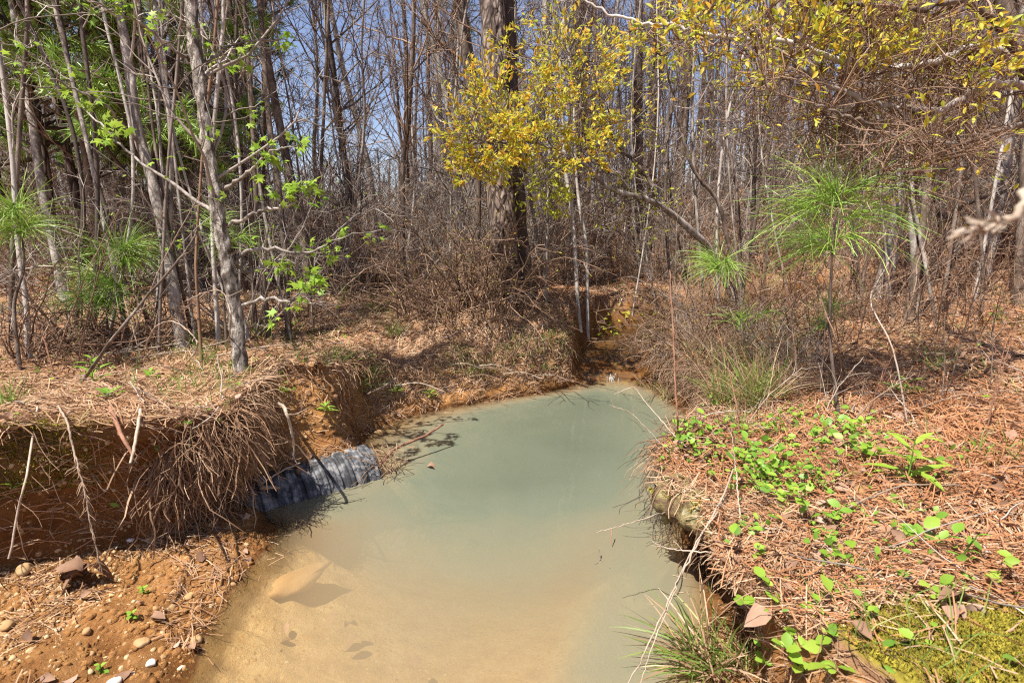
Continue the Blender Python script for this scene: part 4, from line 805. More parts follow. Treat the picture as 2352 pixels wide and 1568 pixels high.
for px, py, k, s in [(1560, 740, 3, .8), (1520, 830, 3, .4), (1575, 865, 2, .35), (1625, 900, 3, .4), (1700, 905, 1, .42), (1780, 865, 0, .45), (1845, 825, 3, .5), (1620, 770, 0, .6), (1680, 800, 3, .7), (1600, 820, 1, .6), (1760, 770, 3, .8), (300, 780, 3, .8), (340, 800, 3, .6), (180, 790, 0, .8), (60, 830, 3, .8), (700, 740, 3, .7), (1820, 770, 1, .7), (2000, 740, 3, .6), (1900, 900, 3, .45), (1650, 880, 3, .5)]:
    p = G(px, py); dup(SHR[k], tuple(p - [0, 0, .02]), rng.uniform(0, 6.28), s, HW[k] + ' close to the water ' + ('on the right bank' if px > 1420 else 'on the far bank' if px > 700 else 'on the left bank'))
# the brush pile in front of the big pine
p0 = G(1085, 716); root = thing('brush_pile', 'tangled heap of brown dead stems in front of the thickest pine', 'brush pile', tuple(p0)); n = 105
a = rng.uniform(-.72, .55, n); bs_ = np.column_stack([a, rng.uniform(-.25, .35, n), np.full(n, -.03)]); d = np.column_stack([rng.normal(0, .5, n), rng.normal(0, .3, n), rng.uniform(.6, 2, n)])
st_ = grow(bs_, d, rng.uniform(.7, 1.5, n), 12, .2, -.10); k1 = kids(st_, 5, .4, 6, (30, 80), .25, -.06, .2); b = Buf(); add_tubes(b, st_, np.linspace(.006, .003, 12)[None], 4); b.build('stems', MT['browntwig'], root)
b = Buf(); add_tubes(b, k1, np.linspace(.0035, .0018, 6)[None], 3); b.build('twigs', MT['browntwig'], root)
b = Buf(); i = rng.choice(len(k1), 260); leaves(b, OVAL, k1[i, -1], k1[i, -1] - k1[i, -2], rng.normal(size=(260, 3)) + [0, 0, .8], rng.uniform(.015, .032, 260), rng.uniform(0, .5, 260)); b.build('foliage', MT['yellow'], root)
# far wood that reads as one mass
b = Buf(); n = 900; px = rng.uniform(-500, 2900, n); t = 30 + 42 * rng.random(n) ** .8; q = np.array([P(a_, 520, k) for a_, k in zip(px, t)]); gapm = np.where((px > 600) & (px < 930), .42, 1.0); zz_ = Zf(q[:, 0], q[:, 1])
base = np.column_stack([q[:, 0], q[:, 1], zz_ - .2]); hh = rng.uniform(8, 17, n) * gapm; tr = grow(base, np.column_stack([rng.normal(0, .05, n), rng.normal(0, .05, n), np.ones(n)]), hh, 6, .03, .03)
add_tubes(b, tr, rng.uniform(.05, .16, n)[:, None] * np.linspace(1, .3, 6)[None], 4)
br = kids(tr, 9, 2.6, 5, (30, 65), .15, .05, .12); tw = kids(br, 5, 1.1, 4, (30, 70), .2, .03, .2)
ribbons(b, br, np.linspace(.045, .02, 5)[None]); ribbons(b, tw, np.linspace(.022, .012, 4)[None])
tag(b.build('distant_woods', MT['farwood']), 'hazy mass of bare grey-brown trees at the back of the wood', kind='stuff')
b = Buf(); n = 9000; px = rng.uniform(-450, 2850, n); t = np.where(px > 1480, 4.3, 6.5) + 34 * rng.random(n) ** 1.5; q = np.array([P(a_, 520, k) for a_, k in zip(px, t)]); base = np.column_stack([q[:, 0], q[:, 1], Zf(q[:, 0], q[:, 1]) - .05])
ok = (creek_d(base[:, 0], base[:, 1])[0] > np.where(t < 9, .8, .45)) & (base[:, 0] < 30); base = base[ok]; t = t[ok]; n = len(base); st_ = grow(base, np.column_stack([rng.normal(0, .35, (n, 2)), np.ones(n)]), rng.uniform(.4, 2.2, n) * np.clip(t / 9, .4, 1.2), 7, .14, -.01)
ribbons(b, st_, (.004 + .0006 * t)[:, None] * np.linspace(1, .5, 7)[None]); k1 = kids(st_, 3, .5, 4, (30, 75), .2, 0, .2); ribbons(b, k1, (.003 + .0004 * t).repeat(3)[:, None])
tag(b.build('undergrowth', MT['browntwig']), 'thin brown stems filling the woods floor', kind='stuff')
# ---------------------------------------------------------------- single things on the banks and in the water
rng = np.random.default_rng(404)
def stick(name, label, cat, pts, r0, r1, mat, n=24, side_twigs=0, tl=.08, group=None, wob=.0015, sides=7):
    pts = [np.asarray(p, float) for p in pts]; root = thing(name, label, cat, tuple(pts[0]), group); pl = spl(np.array(pts) - pts[0], n); pl[1:-1] += rng.normal(0, wob, (n - 2, 3))
    b = Buf(); add_tubes(b, pl, taper(n, r0, r1), sides); b.build('stem', MT[mat], root)
    if side_twigs:
        k = kids(pl[None], side_twigs, tl, 5, (25, 55), .2, .03, .15); b = Buf(); add_tubes(b, k, np.linspace(r1 * 1.1, r1 * .5, 5)[None], 4); b.build('side_twigs', MT[mat], root)
    return root, pl
# corrugated drain pipe, half sunk in the water at the foot of the bank
pa, pb = np.array([-1.62, 2.66, -.085]), np.array([-.90, 3.20, -.045]); ax = nrm(pb - pa); LN = np.linalg.norm(pb - pa); PR = .178; pitch = .076
s_ = np.arange(0, LN, pitch / 20); ph = (s_ / pitch) % 1; prof = PR + .019 * (sstep(.0, .10, ph) - sstep(.72, .82, ph)) - .004 * (np.abs(ph - .45) < .05)
side = nrm(np.cross(ax, [0, 0, 1.])); upv = np.cross(side, ax); K = 72; th = np.arange(K) / K * 2 * np.pi
def rev(ss, rr_): c = pa[None] + ax[None] * np.asarray(ss)[:, None]; return c[:, None] + np.asarray(rr_)[:, None, None] * (np.cos(th)[None, :, None] * side + np.sin(th)[None, :, None] * upv)
def revf(n): i = np.arange(n * K).reshape(n, K); j = np.roll(i, -1, 1); return np.stack([i[:-1], j[:-1], j[1:], i[1:]], -1).reshape(-1, 4)
root = thing('corrugated_pipe', 'black corrugated plastic drain pipe half sunk in the water below the left bank', 'drain pipe', tuple(pa))
V = rev(s_, prof); V += nrm(V - (pa + ax * s_[:, None])[:, None]) * (.003 * fbm(V * 5, 5, 2))[..., None]
Buf().add(V.reshape(-1, 3), revf(len(s_))).build('pipe_wall', MT['plastic'], root, org=pa)
rs = np.array([LN - .001, LN + .006, LN + .008, LN + .004, LN - .05, LN - .5]); rq = np.array([PR + .012, PR + .010, PR + .002, PR - .008, PR - .010, PR - .010]); Buf().add(rev(rs, rq).reshape(-1, 3), revf(6)).build('pipe_rim', MT['plastic'], root, org=pa)
# clay slumped over the pipe's back
b = Buf(); n = 260; k = rng.uniform(.25, .95, n); o = pa[None] + ax[None] * (k * LN)[:, None]; a = np.radians(rng.uniform(70, 140, n)); hump = 1 + 0 * a
side_b = side if side[1] > 0 else -side
pos = o + (PR + .008) * (np.cos(a - np.radians(0))[:, None] * -side_b * 1.0 + np.sin(a)[:, None] * upv); keep = (rng.random(n) < sstep(85, 125, np.degrees(a)) + .06); pebbles(b, pos[keep], .008 + .02 * rng.random(keep.sum()) ** 2)
tag(b.build('slumped_clay', gm), 'orange clay crumbs slumped onto the back of the black pipe', kind='stuff')
# sticks by the pipe
w0 = P(872, 1050, 3.30); stick('fallen_stick', 'reddish stick rising from the end of the black pipe over the water', 'stick', [w0 - [0, 0, .05], P(900, 1036, 3.4), P(930, 1020, 3.5), P(975, 1000, 3.6), P(1018, 974, 3.7)], .011, .007, 'redstick', 30, 0)
p = P(880, 1060, 3.32); root = thing('twig_nest', 'small nest of brown twigs caught at the mouth of the pipe', 'twigs', tuple(p)); b = Buf(); n = 60; st_ = grow(rng.normal(0, .05, (n, 3)) * [1, 1, .5], rng.normal(0, 1, (n, 3)) * [1, 1, .5], rng.uniform(.08, .2, n), 6, .15, -.05); add_tubes(b, st_, np.full((1, 6), .0022), 4); b.build('twigs', MT['root'], root)['kind'] = 'stuff'
stick('pale_stick', 'broken whitish stick end poking out of the roots above the pipe', 'stick', [P(602, 1120, 2.80), P(625, 1118, 2.78), P(645, 1120, 2.75)], .012, .005, 'stick', 10)
stick('fallen_stick', 'thin pale stick leaning from the roots over the dark hollow', 'stick', [P(600, 1110, 2.8), P(640, 1085, 2.85), P(690, 1062, 2.9)], .005, .003, 'stick', 14, 2)
p0 = G(640, 925); stick('exposed_root', 'curling pale root hanging from the bank corner over the dark hollow', 'root', [p0, P(655, 940, 2.75), P(668, 985, 2.75), P(676, 1030, 2.8), P(672, 1052, 2.8)], .010, .004, 'stick', 26, 3, .1)
stick('exposed_root', 'thin bent root reaching down toward the pipe from the root curtain', 'root', [P(600, 985, 2.68), P(625, 1018, 2.7), P(655, 1045, 2.75), P(680, 1056, 2.8)], .006, .003, 'root', 22, 3, .08)
p0 = G(842, 912); stick('fallen_stick', 'grey stick lying up the grassy bank behind the pipe', 'stick', [p0 + [0, 0, .02], P(880, 888, 3.7), P(910, 868, 3.85)], .010, .006, 'stick', 14)
# left bank: stems hanging over the face
q = G(325, 955); stick('flat_splinter', 'pale split stick hanging over the lip of the left bank', 'stick', [q + [0, 0, .03], P(312, 1010, 2.12), P(299, 1064, 2.05)], .007, .005, 'stick', 12, wob=.001)
q = G(255, 945); stick('fallen_stick', 'brown stick lying across the left bank lip toward the pale splinter', 'stick', [q + [0, 0, .02], P(275, 990, 2.15), P(305, 1045, 2.1)], .009, .006, 'redstick', 12)
q = G(90, 955); stick('dry_stem', 'long straight pale stem hanging down the face at the far left of the bank', 'dry stem', [q + [0, 0, .04], P(62, 1080, 2.0), P(40, 1180, 1.97), P(20, 1282, 1.95)], .004, .0035, 'stick', 12, wob=.001)
q = G(118, 910); root, pl = stick('weed_stalk', 'feathery dried seed head bending down over the face of the left bank', 'dried weed', [q, P(150, 960, 2.1), P(170, 1035, 2.0), P(190, 1110, 1.95), P(208, 1200, 1.93), P(232, 1312, 1.93)], .0045, .002, 'stick', 60)
k = kids(pl[None], 130, .045, 4, (15, 45), .2, -.1, .42, .99, False); b = Buf(); ribbons(b, k, np.linspace(.003, .001, 4)[None]); b.build('seeds', MT['root'], root)
stick('leaning_stem', 'long dead brown stem leaning across in front of the left trees', 'dry stem', [G(178, 882) - [0, 0, .02], P(250, 790, 2.75), P(330, 690, 2.85), P(400, 610, 2.9), P(440, 555, 2.95), P(455, 520, 3.0)], .009, .004, 'brownbark', 40, 4, .3)
stick('arching_vine', 'thin bare vine arching beside the foot of the pale rough-barked tree', 'vine', [G(330, 820), P(350, 760, 3.1), P(395, 738, 3.1), P(438, 765, 3.05), P(452, 800, 3.0), G(425, 838)], .004, .003, 'stick', 40, 5, .15)
stick('arching_vine', 'thin pale vine looping from the ground past the cork-barked tree', 'vine', [G(520, 812), P(530, 745, 3.0), P(522, 690, 3.0), P(505, 668, 3.0), P(470, 672, 3.0), P(430, 690, 3.05)], .004, .0025, 'stick', 36, 5, .15)
stick('arching_vine', 'long thin curving stem in front of the shaded trunk on the right', 'vine', [G(1938, 900), P(1925, 800, 2.9), P(1890, 700, 3.0), P(1868, 620, 3.1), P(1830, 560, 3.2), P(1790, 500, 3.3)], .004, .002, 'browntwig', 40, 8, .2)
stick('arching_vine', 'pale kinked vine hanging before the leaning grey trunk', 'vine', [G(2085, 975), P(2050, 800, 2.8), P(2000, 690, 2.9), P(2040, 600, 3.0), P(2016, 560, 3.05), P(2035, 525, 3.1), P(2000, 440, 3.1)], .0045, .002, 'stick', 50, 6, .2)
# dead weed stalks in the left foreground wood
for i in range(14):
    px, py = rng.uniform(0, 330), rng.uniform(790, 870); q = G(px, py); d = rng.normal(0, .5, 3) * [1, .6, 0]; h = rng.uniform(.4, 1.1)
    stick('dead_stalk', 'brown dead weed stalk standing at the left edge of the bank' if px < 165 else 'brown dead weed stalk leaning in the litter left of the corky trees', 'dead stalk', [q - [0, 0, .02], q + d * .5 + [0, 0, h * .55], q + d + [0, 0, h]], .0045, .002, ['browntwig', 'stick', 'redstick'][i % 3], 14, 5, .2, 'dead weed stalks on the left bank')
for i in range(9):
    px, py = rng.uniform(190, 520), rng.uniform(770, 850); q = G(px, py, .03); a = rng.uniform(-.5, .5); L = rng.uniform(.25, .6)
    stick('fallen_stick', 'bleached stick lying in the litter between the corky trees' if px > 350 else 'bleached stick lying in the litter left of the corky trees', 'stick', [q, q + np.array([math.cos(a), math.sin(a), .12]) * L * .5, q + np.array([math.cos(a), math.sin(a) * .8, rng.uniform(0, .35)]) * L], .005, .003, 'stick', 12, 3, .15, 'bleached sticks on the left bank')
for i in range(70):
    px, py = rng.uniform(1480, 2320), rng.uniform(660, 1000) if i % 3 else rng.uniform(660, 800); q = G(px, py); d = rng.normal(0, .22, 3) * [1, .6, 0]; h = rng.uniform(.35, 1.5) if py < 900 else rng.uniform(.2, .6)
    stick('dead_stalk', ['thin tan', 'bleached grey', 'reddish brown'][i % 3] + (' dead weed stalk in the brush by the creek mouth' if px < 1700 else ' dead weed stalk around the pine seedlings on the right' if px < 1990 else ' dead weed stalk on the right slope'), 'dead stalk', [q - [0, 0, .02], q + d * .4 + [0, 0, h * .5], q + d + [0, 0, h]], .0042, .0015, ['browntwig', 'stick', 'redstick'][i % 3], 14, 8, .22, 'dead weed stalks on the right bank')
# crumpled leaves and stones of the left ledge
def dead_leaf(label, px, py, size, lift=.03, crumple=3, group=None, up=(0, 0, 1)):
    q = G(px, py); root = thing('dead_leaf', label, 'dead leaf', tuple(q), group); b = Buf(); n = crumple; leaves(b, CURL[0], rng.normal(0, size * .15, (n, 3)) + [0, 0, lift], rng.normal(size=(n, 3)) * [1, 1, .4], np.array(up) + rng.normal(0, .45, (n, 3)), size * rng.uniform(.7, 1.1, n), rng.uniform(.3, .8, n)); b.build('blade', MT['dryleaf'], root)
dead_leaf('large crumpled brown leaf under the seed head on the left ledge', 192, 1345, .11, .05, 6)
for lab, px, py, s_ in [('crumpled grey-brown leaf on the edge of the right bank above the dark water', 1725, 1395, .09), ('brown curled leaf below the crumpled one on the right bank edge', 1775, 1430, .075), ('broad dull brown leaf at the tip of the point by the reed stem', 1640, 1055, .08), ('purplish leaf on the tip of the point', 1582, 1035, .06), ('grey weathered leaf by the right edge of the frame', 2310, 1005, .07), ('pale pinkish leaf above the moss mat', 2190, 1420, .05), ('bleached leaf among the straw at the middle right', 2290, 1130, .05), ('dark curled leaf low between the sprigs', 2130, 1330, .05), ('brown leaf propped near the tall green weed', 2040, 1120, .05), ('long dark bark flake beside the moss mat', 2230, 1395, .09)]: dead_leaf(lab, px, py, s_)
def stone(label, px, py, s, mat='stone', sq=(1, .8, .65), sink=.25):
    q = G(px, py); b = Buf(); V = IV2 * np.array(sq) * s; V = V + nrm(V) * (s * .5 * fbm(V / s * 1.1 + px, 7, 2))[:, None]; b.add(V, IF2); o = b.build('stone', MT[mat]); m = o.modifiers.new('s', 'SUBSURF'); m.levels = m.render_levels = 1
    o.location = tuple(q + [0, 0, s * (.4 - sink)]); o.rotation_euler = (0, 0, px % 6); tag(o, label, 'stone', 'loose stones of the left ledge')
for a in [('white quartz stone near the bottom edge of the left ledge', 345, 1525, .02, 'whitestone'), ('large rounded orange stone at the bottom left corner', 15, 1440, .03), ('pale stone left of the white quartz', 262, 1568, .02, 'whitestone'), ('tan stone at the water edge above the white quartz', 452, 1470, .022), ('buff stone below the dark bank wall', 435, 1370, .024), ('brown stone half out of the clay by the root curtain', 395, 1398, .022), ('tan pebble in the middle of the gravel', 200, 1450, .018),
          ('yellowish stone at the foot of the dark wall', 60, 1310, .03), ('small pale stone near the shoreline', 415, 1535, .014, 'whitestone'), ('flat ochre stone by the water', 330, 1475, .024), ('cream pebble at the foot of the bank wall', 300, 1240, .016, 'whitestone'), ('cream stone stuck in the wall beside the root curtain', 480, 1110, .020, 'whitestone'), ('flat orange stone at the water edge behind the pipe', 868, 1000, .05)]: stone(*a)
# things under and on the water
o = Buf().add(IV2 * [.16, .055, .03] + .016 * rng.normal(size=IV2.shape), IF2).build('sunken_stone', MT['stone']); m = o.modifiers.new('s', 'SUBSURF'); m.levels = m.render_levels = 1; q = P(682, 1262, 2.42); o.location = (q[0], q[1], -.06); o.rotation_euler = (0, 0, .75); tag(o, 'long orange slab showing under the water near the left shore', 'stone')
for i, (px, py, s_) in enumerate([(800, 1400, .04), (650, 1420, .03), (960, 1480, .035)]):
    q = P(px, py, 1.5 / -ray(px, py)[2]); b = Buf(); n = 3; leaves(b, CURL[i % 3], rng.normal(0, .03, (n, 3)), rng.normal(size=(n, 3)) * [1, 1, .1], np.array([0, 0, 1]) + rng.normal(0, .2, (n, 3)), np.full(n, s_ * 1.6)); o = b.build('sunken_leaf', MT['dryleaf']); o.location = (q[0], q[1], -.10 - .02 * i); tag(o, 'dark blurred leaf sunk in the shallow tan water', 'dead leaf', 'sunken leaves in the shallows')
stick('floating_twig', 'forked dark twig standing in the water in the middle of the pool', 'twig', [P(1376, 1262, 2.5), P(1380, 1300, 2.47), P(1392, 1338, 2.42)], .003, .0015, 'brownbark', 12, 4, .07)
stick('floating_twig', 'short thin twig in the water right of the forked one', 'twig', [P(1405, 1215, 2.62), P(1405, 1250, 2.58)], .003, .0015, 'redstick', 8)
o = Buf(); leaves(o, CURL[0], np.zeros((1, 3)), np.array([[1, -.2, 0.]]), np.array([[0, 0, 1.]]), .09); ob = o.build('floating_leaf', MT['dryleaf']); q = P(980, 1072, 1.5 / -ray(980, 1072)[2]); ob.location = (q[0], q[1], .004); tag(ob, 'pale dead leaf floating near the pipe mouth', 'dead leaf')
# white water of the little drop
b = Buf(); n = 22; k = rng.random(n); pos = np.column_stack([1.0 + rng.normal(0, .03, n), 5.30 - .16 * k + rng.normal(0, .01, n), .055 - .05 * k]); st_ = grow(pos, np.column_stack([rng.normal(0, .25, n), -np.ones(n), rng.uniform(-.9, -.2, n)]), rng.uniform(.03, .08, n), 4, .2, -.2); add_tubes(b, st_, np.array([[.001, .0025, .0025, .001]]), 5)
fm = M('foam_water', [(0, (.25, .26, .25)), (1, (.55, .57, .57))], rough=.1, spec=.6); o = b.build('cascade', fm); tag(o, 'small white trickle where the creek drops into the pool', kind='structure')
# rotten log end on the right point
lp0, lp1 = np.array([.70, 2.19, .335]), np.array([.90, 1.70, .37]); pl = spl([lp0, lp0 * .5 + lp1 * .5 + [0.01, 0, .01], lp1], 40) - lp0
root = thing('rotten_log', 'rotten log end capped with moss and pale lichen on the right point', 'log', tuple(lp0)); b = Buf(); rough_tube(b, pl, .095 + .01 * np.sin(np.arange(40)), 22, .022, 13, 12)
lm = M('lichen_bark', [(0, (.06, .038, .02)), (.4, (.17, .11, .06)), (.6, (.25, .20, .08)), (.8, (.38, .33, .17)), (1, (.48, .46, .36))], 16, .95, bump=.9, bscale=40, bdist=.03); b.build('log_bark', lm, root)
e = np.concatenate([[[0, 0, 0]], np.column_stack([.09 * np.cos(np.arange(14) / 14 * 6.283), 0 * np.arange(14), .09 * np.sin(np.arange(14) / 14 * 6.283)])]); b = Buf(); b.add(e + rng.normal(0, .006, e.shape), np.array([(0, 1 + i, 1 + (i + 1) % 14) for i in range(14)])); b.build('end_grain', MT['brownbark'], root)
n = 2200; a = rng.uniform(.3, 2.8, n); k = rng.random(n) ** 1.5 * .5; c = pl[(k * 39).astype(int)]; d = np.column_stack([np.cos(a), np.zeros(n), np.sin(a)]); mp = fbm((c + d * .1) * 9, 4, 2) > -.3; b = Buf(); Pl = grow((c + d * .095)[mp], (d + rng.normal(0, .5, (n, 3)))[mp], rng.uniform(.008, .02, mp.sum()), 3, .3); ribbons(b, Pl, np.array([[.005, .005, .001]]).repeat(mp.sum(), 0)); b.build('moss_cap', MT['moss'], root)
n = 420; a = rng.uniform(.6, 2.5, n); k = rng.random(n); c = pl[(k * 39).astype(int)]; d = np.column_stack([np.cos(a), np.zeros(n), np.sin(a)]); b = Buf(); t_ = rng.normal(size=(n, 3)); t_ -= d * (t_ * d).sum(-1, keepdims=True); Pl = grow(c + d * .105, t_, rng.uniform(.05, .13, n), 4, .2, -.15); ribbons(b, Pl, np.full((n, 1), .003), d + rng.normal(0, .4, (n, 3))); b.build('needle_litter', MT['straw'], root)
n = 90; st_ = grow(np.column_stack([rng.normal(.02, .05, n), rng.uniform(-.05, .35, n), rng.uniform(-.14, -.03, n)]), rng.normal(0, .5, (n, 3)) + [-.4, 0, -.8], rng.uniform(.06, .2, n), 7, .25, -.2); b = Buf(); add_tubes(b, st_, np.full((1, 7), .0013), 3); b.build('rootlets', MT['darkbark'], root)
# upright reed stem with its frayed foot, and the stems that cross the right side of the pool
q = G(1556, 1015); root, pl = stick('reed_stem', 'tall upright brown reed stem rising from the tip of the right point', 'reed', [q, P(1556, 960, 2.55), P(1550, 850, 2.55), P(1545, 740, 2.55), P(1538, 620, 2.58)], .0055, .0028, 'redstick', 40, 0)
n = 70; st_ = grow(np.tile([[0, 0, .04]], (n, 1)) + rng.normal(0, .012, (n, 3)), np.column_stack([rng.normal(0, .6, (n, 2)), rng.uniform(-1.1, .9, n)]), rng.uniform(.06, .17, n), 6, .12, -.15); b = Buf(); ribbons(b, st_, np.linspace(.005, .002, 6)[None]); b.build('frayed_foot', MT['straw'], root)
for lab, pp, r0, k in [('long pale reed stem bent down over the water at the lower right', [(1690, 1060, None), (1660, 1140, 2.0), (1600, 1250, 1.85), (1540, 1370, 1.72), (1480, 1500, 1.62), (1440, 1572, 1.56)], .004, 3),
    ('second thin stem beside the bent reed reaching the bottom edge', [(1690, 1110, None), (1650, 1170, 1.95), (1580, 1280, 1.82), (1545, 1370, 1.7), (1500, 1480, 1.6), (1470, 1572, 1.55)], .0028, 0),
    ('straight pale straw poking left over the water from the log', [(1580, 1160, None), (1520, 1178, 2.15), (1450, 1200, 2.1), (1370, 1222, 2.05)], .003, 0),
    ('dry branched stem lying from the right bank out over the water', [(1960, 1330, None), (1800, 1285, 1.75), (1660, 1270, 1.8), (1560, 1262, 1.85), (1500, 1252, 1.88)], .0035, 8),
    ('bare budding twig bending from the point over the water', [(1600, 1050, None), (1540, 990, 2.6), (1480, 920, 2.75), (1455, 890, 2.8), (1410, 905, 2.8)], .003, 5),
    ('second budding twig low over the water near the point', [(1560, 1060, None), (1500, 1000, 2.6), (1450, 950, 2.65), (1400, 930, 2.7)], .0028, 5),
    ('thin leaning dead stalk on the right bank by the log', [(1700, 1200, None), (1690, 1080, 2.0), (1683, 1010, 2.0)], .003, 2)]:
    stick('dry_stem', lab, 'dry stem', [G(a, b_) if t is None else P(a, b_, t) for a, b_, t in pp], r0, r0 * .45, 'stick', 40, k, .09, wob=.0015)
for lab, pp in [('pale fallen branch lying at the foot of the leaning grey trunk', [(1925, 710), (1990, 690), (2070, 682)]), ('fallen grey branch slanting up the right slope', [(2085, 610), (2180, 570), (2300, 520)]), ('long bleached straw lying on the right bank', [(2080, 960), (2200, 930), (2340, 905)]), ('thin pale stick lying across the middle of the right bank', [(1930, 1190), (2060, 1150), (2200, 1130)])]:
    stick('fallen_branch', lab, 'branch', [G(a, b_, .03 + .03 * (i == 1)) for i, (a, b_) in enumerate(pp)], .018 if pp[0][1] < 800 else .004, .008 if pp[0][1] < 800 else .002, 'stick', 24, 2, .2)
for i in range(10):
    px, py = rng.uniform(900, 1330), rng.uniform(845, 895); q = G(px, py, .03); a = rng.uniform(-.3, .3); L = rng.uniform(.2, .5)
    stick('fallen_stick', 'thin dead stick caught low on the far bank above the water', 'stick', [q, q + np.array([math.cos(a), math.sin(a) * .3, .1]) * L * .5, q + np.array([math.cos(a), math.sin(a) * .3, -.12]) * L], .006, .003, ['stick', 'browntwig'][i % 2], 12, 2, .12, 'dead sticks on the far bank face')
# out-of-focus seed stalk close to the lens, its stem rooted right of the frame
q = np.array([.62, .34, gz(.62, .34)]); root, pl = stick('seed_stalk', 'blurred dry seed stalk close to the camera at the right edge', 'dried weed', [q, q + [.02, .03, .5], q + [-.02, .04, .95], P(2420, 466, .47), P(2330, 498, .42), P(2225, 532, .40)], .0036, .0026, 'stick', 60)
k = kids(pl[None], 60, .016, 3, (15, 40), .2, 0, .84, .995, False); b = Buf(); ribbons(b, k, np.array([[.003, .003, .001]])); b.build('seeds', MT['stick'], root)

# ---------------------------------------------------------------- green plants
def sprig(label, px, py, n, size, h, tmpl=OVALW, mat='green', name='leafy_sprig', cat='leafy plant', group='leafy green sprigs on the right bank', spread=.6, v=(.3, 1), nst=3):
    q = G(px, py); root = thing(name, label, cat, tuple(q), group); d = np.column_stack([rng.normal(0, spread, (nst, 2)), np.ones(nst)]); st_ = grow(np.tile([[0, 0, -.01]], (nst, 1)), d, h * rng.uniform(.6, 1.1, nst), 8, .12, -.02)
    b = Buf(); add_tubes(b, st_, np.linspace(.0022, .001, 8)[None], 4); b.build('stem', MT['root'], root)
    per = max(1, n // nst); f = np.sort(rng.uniform(.3, 1, (nst, per)), 1); f[:, -1] = .99; p, t = along(st_, f); p = p.reshape(-1, 3); t = t.reshape(-1, 3); m = len(p)
    d = np.column_stack([rng.normal(0, 1, (m, 2)), rng.uniform(-.05, .5, m)]); b = Buf(); leaves(b, tmpl, p, d + t * .3, np.array([-.15, -.3, 1]) + rng.normal(0, .3, (m, 3)), size * rng.uniform(.55, 1.15, m), rng.uniform(v[0], v[1], m)); b.build('foliage', MT[mat], root); return root
SP = [('bright sprig with broad leaves in the middle of the right bank', 1880, 1215, 12, .068, .13), ('sprig left of the broad-leaved one, small bright leaves', 1810, 1165, 12, .05, .12), ('sprig nearest the mossy log', 1745, 1135, 10, .042, .10), ('sprig behind the log at the edge of the point', 1700, 1060, 12, .045, .10), ('sprig crowning the right bank behind the point', 1735, 1005, 14, .045, .12),
      ('leafy patch right of the point', 1800, 1030, 12, .045, .10), ('leafy patch between the point and the tall weed', 1880, 1035, 12, .05, .10), ('sprig at the foot of the tall green weed', 2010, 1060, 12, .055, .12), ('small sprig left of the tall weed', 1950, 1000, 12, .05, .12), ('sprig on the far side of the leafy patch', 1990, 975, 10, .05, .1),
      ('bright green sprig low at the bottom, between grass tuft and moss', 1815, 1450, 10, .062, .15), ('sprig at the bottom edge left of the moss mat', 1855, 1555, 12, .055, .12), ('sprig under the crumpled leaf', 1770, 1540, 10, .045, .1), ('lone upright leafy sprig at the bottom edge beside the moss', 1950, 1560, 5, .075, .12), ('sprig with pale leaves above the dark gap', 1900, 1300, 8, .06, .1), ('sprig with rounded leaves in the straw right of centre', 2130, 1260, 5, .08, .1),
      ('tiny sprig above the moss mat', 2150, 1390, 5, .05, .08), ('little sprig in the straw near the right edge', 2290, 1330, 4, .05, .08), ('sprig at the bank edge above the dark overhang', 1735, 1245, 8, .035, .09), ('sprig leaning out below the log', 1720, 1300, 7, .035, .1), ('small low sprig right of the broad-leaved one', 1990, 1190, 8, .045, .07), ('low sprig below the tall weed', 2070, 1170, 8, .045, .07),
      ('few-leaved sprig in the straw below the broad-leaved one', 1960, 1360, 4, .045, .07), ('two-leaved seedling on the moss mat', 2100, 1480, 3, .05, .07), ('low sprig far right of the tall weed', 2200, 1060, 6, .05, .06), ('young sprig at the back of the right bank by the dark shade', 1830, 960, 8, .05, .1), ('faint sprig on the shaded slope', 2290, 735, 5, .08, .12), ('sprig beside the bushy thatch of the far right bank', 1660, 985, 9, .04, .1)]
for i, a in enumerate(SP): sprig(*a[:3], int(a[3] * 2.2), a[4] * .72, a[5] * 1.1, mat='lime' if i % 3 else 'green')
LW_ = oval(.2, -.3, .26)
def weed(label, px, py, n, L, h, mat='lime', tm=LW_, name='tall_weed', cat='weed', group=None):
    q = G(px, py); root = thing(name, label, cat, tuple(q), group); st_ = grow(np.zeros((1, 3)), np.array([[.1, 0, 1.]]), h, 10, .06, 0); b = Buf(); add_tubes(b, st_, np.linspace(.004, .002, 10)[None], 5); b.build('stem', MT['grass'], root)
    f = np.linspace(.12, .99, n)[None]; p, t = along(st_, f); a = np.arange(n) * 2.4; d = np.column_stack([np.cos(a), np.sin(a), rng.uniform(.2, .9, n)]); b = Buf(); leaves(b, tm, p[0], d, np.column_stack([-np.cos(a) * .5, -np.sin(a) * .5, np.ones(n)]), L * (1.1 - .5 * f[0]), rng.uniform(.3, 1, n)); b.build('foliage', MT[mat], root)
weed('tall green weed with long pointed leaves in the middle of the right bank', 2080, 1110, 11, .17, .20)
weed('broad-leaved green weed with upright blades at the edge of the shade', 2075, 910, 7, .16, .10, 'green')
weed('upright lance-leaved weed on the left bank', 214, 885, 10, .12, .16, 'green'); weed('flat-leaved rosette by the upright weed on the left bank', 250, 915, 6, .09, .03, 'green', OVAL)
weed('small rosette hanging on the lip of the left bank near the moss', 28, 1125, 4, .07, .03, 'green', OVAL); weed('weed with dark leaves near the stick on the left bank', 345, 870, 7, .07, .05, 'green', OVAL)
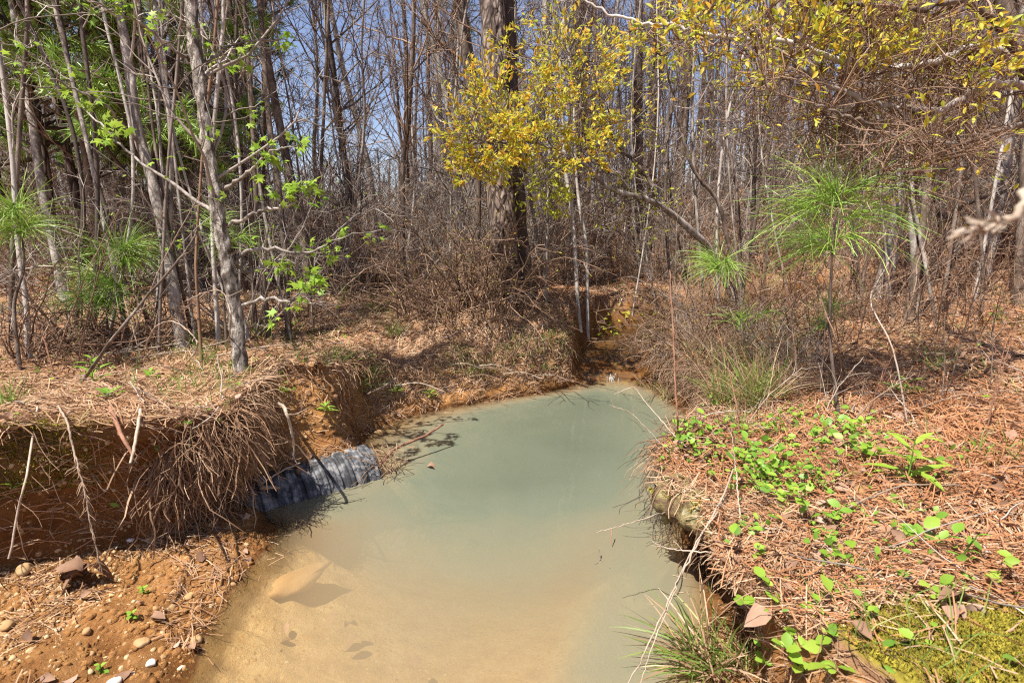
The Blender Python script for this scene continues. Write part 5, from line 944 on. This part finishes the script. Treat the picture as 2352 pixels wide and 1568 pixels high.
weed('tuft of narrow bright leaves on the slope behind the pipe', 745, 945, 12, .09, .04, 'green'); weed('dark green tuft on the slope above the water behind the pipe', 905, 905, 12, .10, .06, 'green'); weed('leafy tuft low on the far bank', 985, 915, 9, .09, .08, 'green'); weed('green tuft on the bank below the cork-barked tree', 650, 905, 8, .06, .04, 'lime', OVAL)
weed('small two-leaved plant on the gravel ledge', 330, 1365, 6, .03, .04, 'green', OVALW); weed('seedling on the clay ledge near the bottom', 300, 1420, 6, .03, .03, 'green', OVALW); weed('seedling low on the ledge by the brown needles', 230, 1545, 5, .03, .03, 'green', OVALW); weed('weed stalk with a few leaves near the right edge of the frame', 2200, 1300, 6, .06, .13, 'green')
def grass_tuft(label, px, py, n, L, w, lean=(0, 0, 0), mat='grass', dry=.25, spread=.45, g=-.12, dz=0):
    q = G(px, py, dz); root = thing('grass_tuft', label, 'grass tuft', tuple(q), 'grass tufts on the banks'); 
    for nm, k, mt in (('blades', n, mat), ('dry_blades', int(n * dry), 'straw')):
        st_ = grow(rng.normal(0, .03, (k, 3)) * [1, 1, .2] - [0, 0, .01], np.array(lean) + np.column_stack([rng.normal(0, spread, (k, 2)), np.ones(k)]), L * rng.uniform(.45, 1.15, k), 8, .06, g); b = Buf(); ribbons(b, st_, w * np.array([[.8, 1, 1, .95, .85, .7, .45, .1]]).repeat(k, 0)); b.build(nm, MT[mt], root)
grass_tuft('big grass tuft of long blades bending over the water at the bottom right', 1630, 1540, 110, .30, .006, (-.5, 0, 0), dry=.8)
grass_tuft('second grass tuft against the dark bank at the bottom right', 1705, 1545, 60, .22, .005, (-.3, 0, 0), dry=.6)
grass_tuft('tall thin grass in the shade behind the point', 1730, 940, 120, .42, .004, (-.1, 0, 0), dry=.5, spread=.3); grass_tuft('tall thin grass left of the shaded grass behind the point', 1660, 930, 80, .36, .004, (-.1, 0, 0), dry=.7, spread=.35)
for lab, px, py, n, L in [('grass tuft on the far bank with bright blades, right of the stick', 850, 865, 60, .16), ('short grass tuft on the left lip near the trees', 480, 830, 40, .14), ('grass tuft on the far bank at the foot of the brush', 860, 715, 70, .28), ('fuzzy grass tuft on the far bank left of the clay', 905, 770, 60, .2), ('yellowish grass tuft on the clay face by the creek', 1250, 845, 40, .12), ('grass tuft on the shaded slope at the right', 2150, 850, 24, .3), ('grass tuft at the back edge of the right bank', 1700, 985, 40, .2), ('thin grass tuft by the left edge of the bank', 30, 930, 40, .2), ('pale grass tuft between the two corky trees', 470, 800, 36, .18), ('grass tuft left of the brush pile', 790, 690, 60, .25)]: grass_tuft(lab, px, py, n, L, .005)
for i in range(22):
    px, py = rng.uniform(1470, 1800), rng.uniform(730, 930); grass_tuft('dry tan grass clump in the thicket ' + ('by the creek mouth' if px < 1600 else 'on the far right bank'), px, py, int(rng.integers(14, 40)), rng.uniform(.2, .45), .0045, (rng.normal(0, .2), rng.normal(0, .2), 0), dry=2.6)
for lab, px, py in [('low leafy yellow-green spray over the creek mouth', 1410, 775), ('second leafy spray over the creek, nearer the pale saplings', 1365, 760), ('leafy spray on the right bank of the creek', 1450, 745)]: sprig(lab, px, py, 34, .07, .35, YOV, 'yellow', 'leafy_spray', 'shrub', 'leafy sprays over the creek', 1.2, (0, .5), 6)
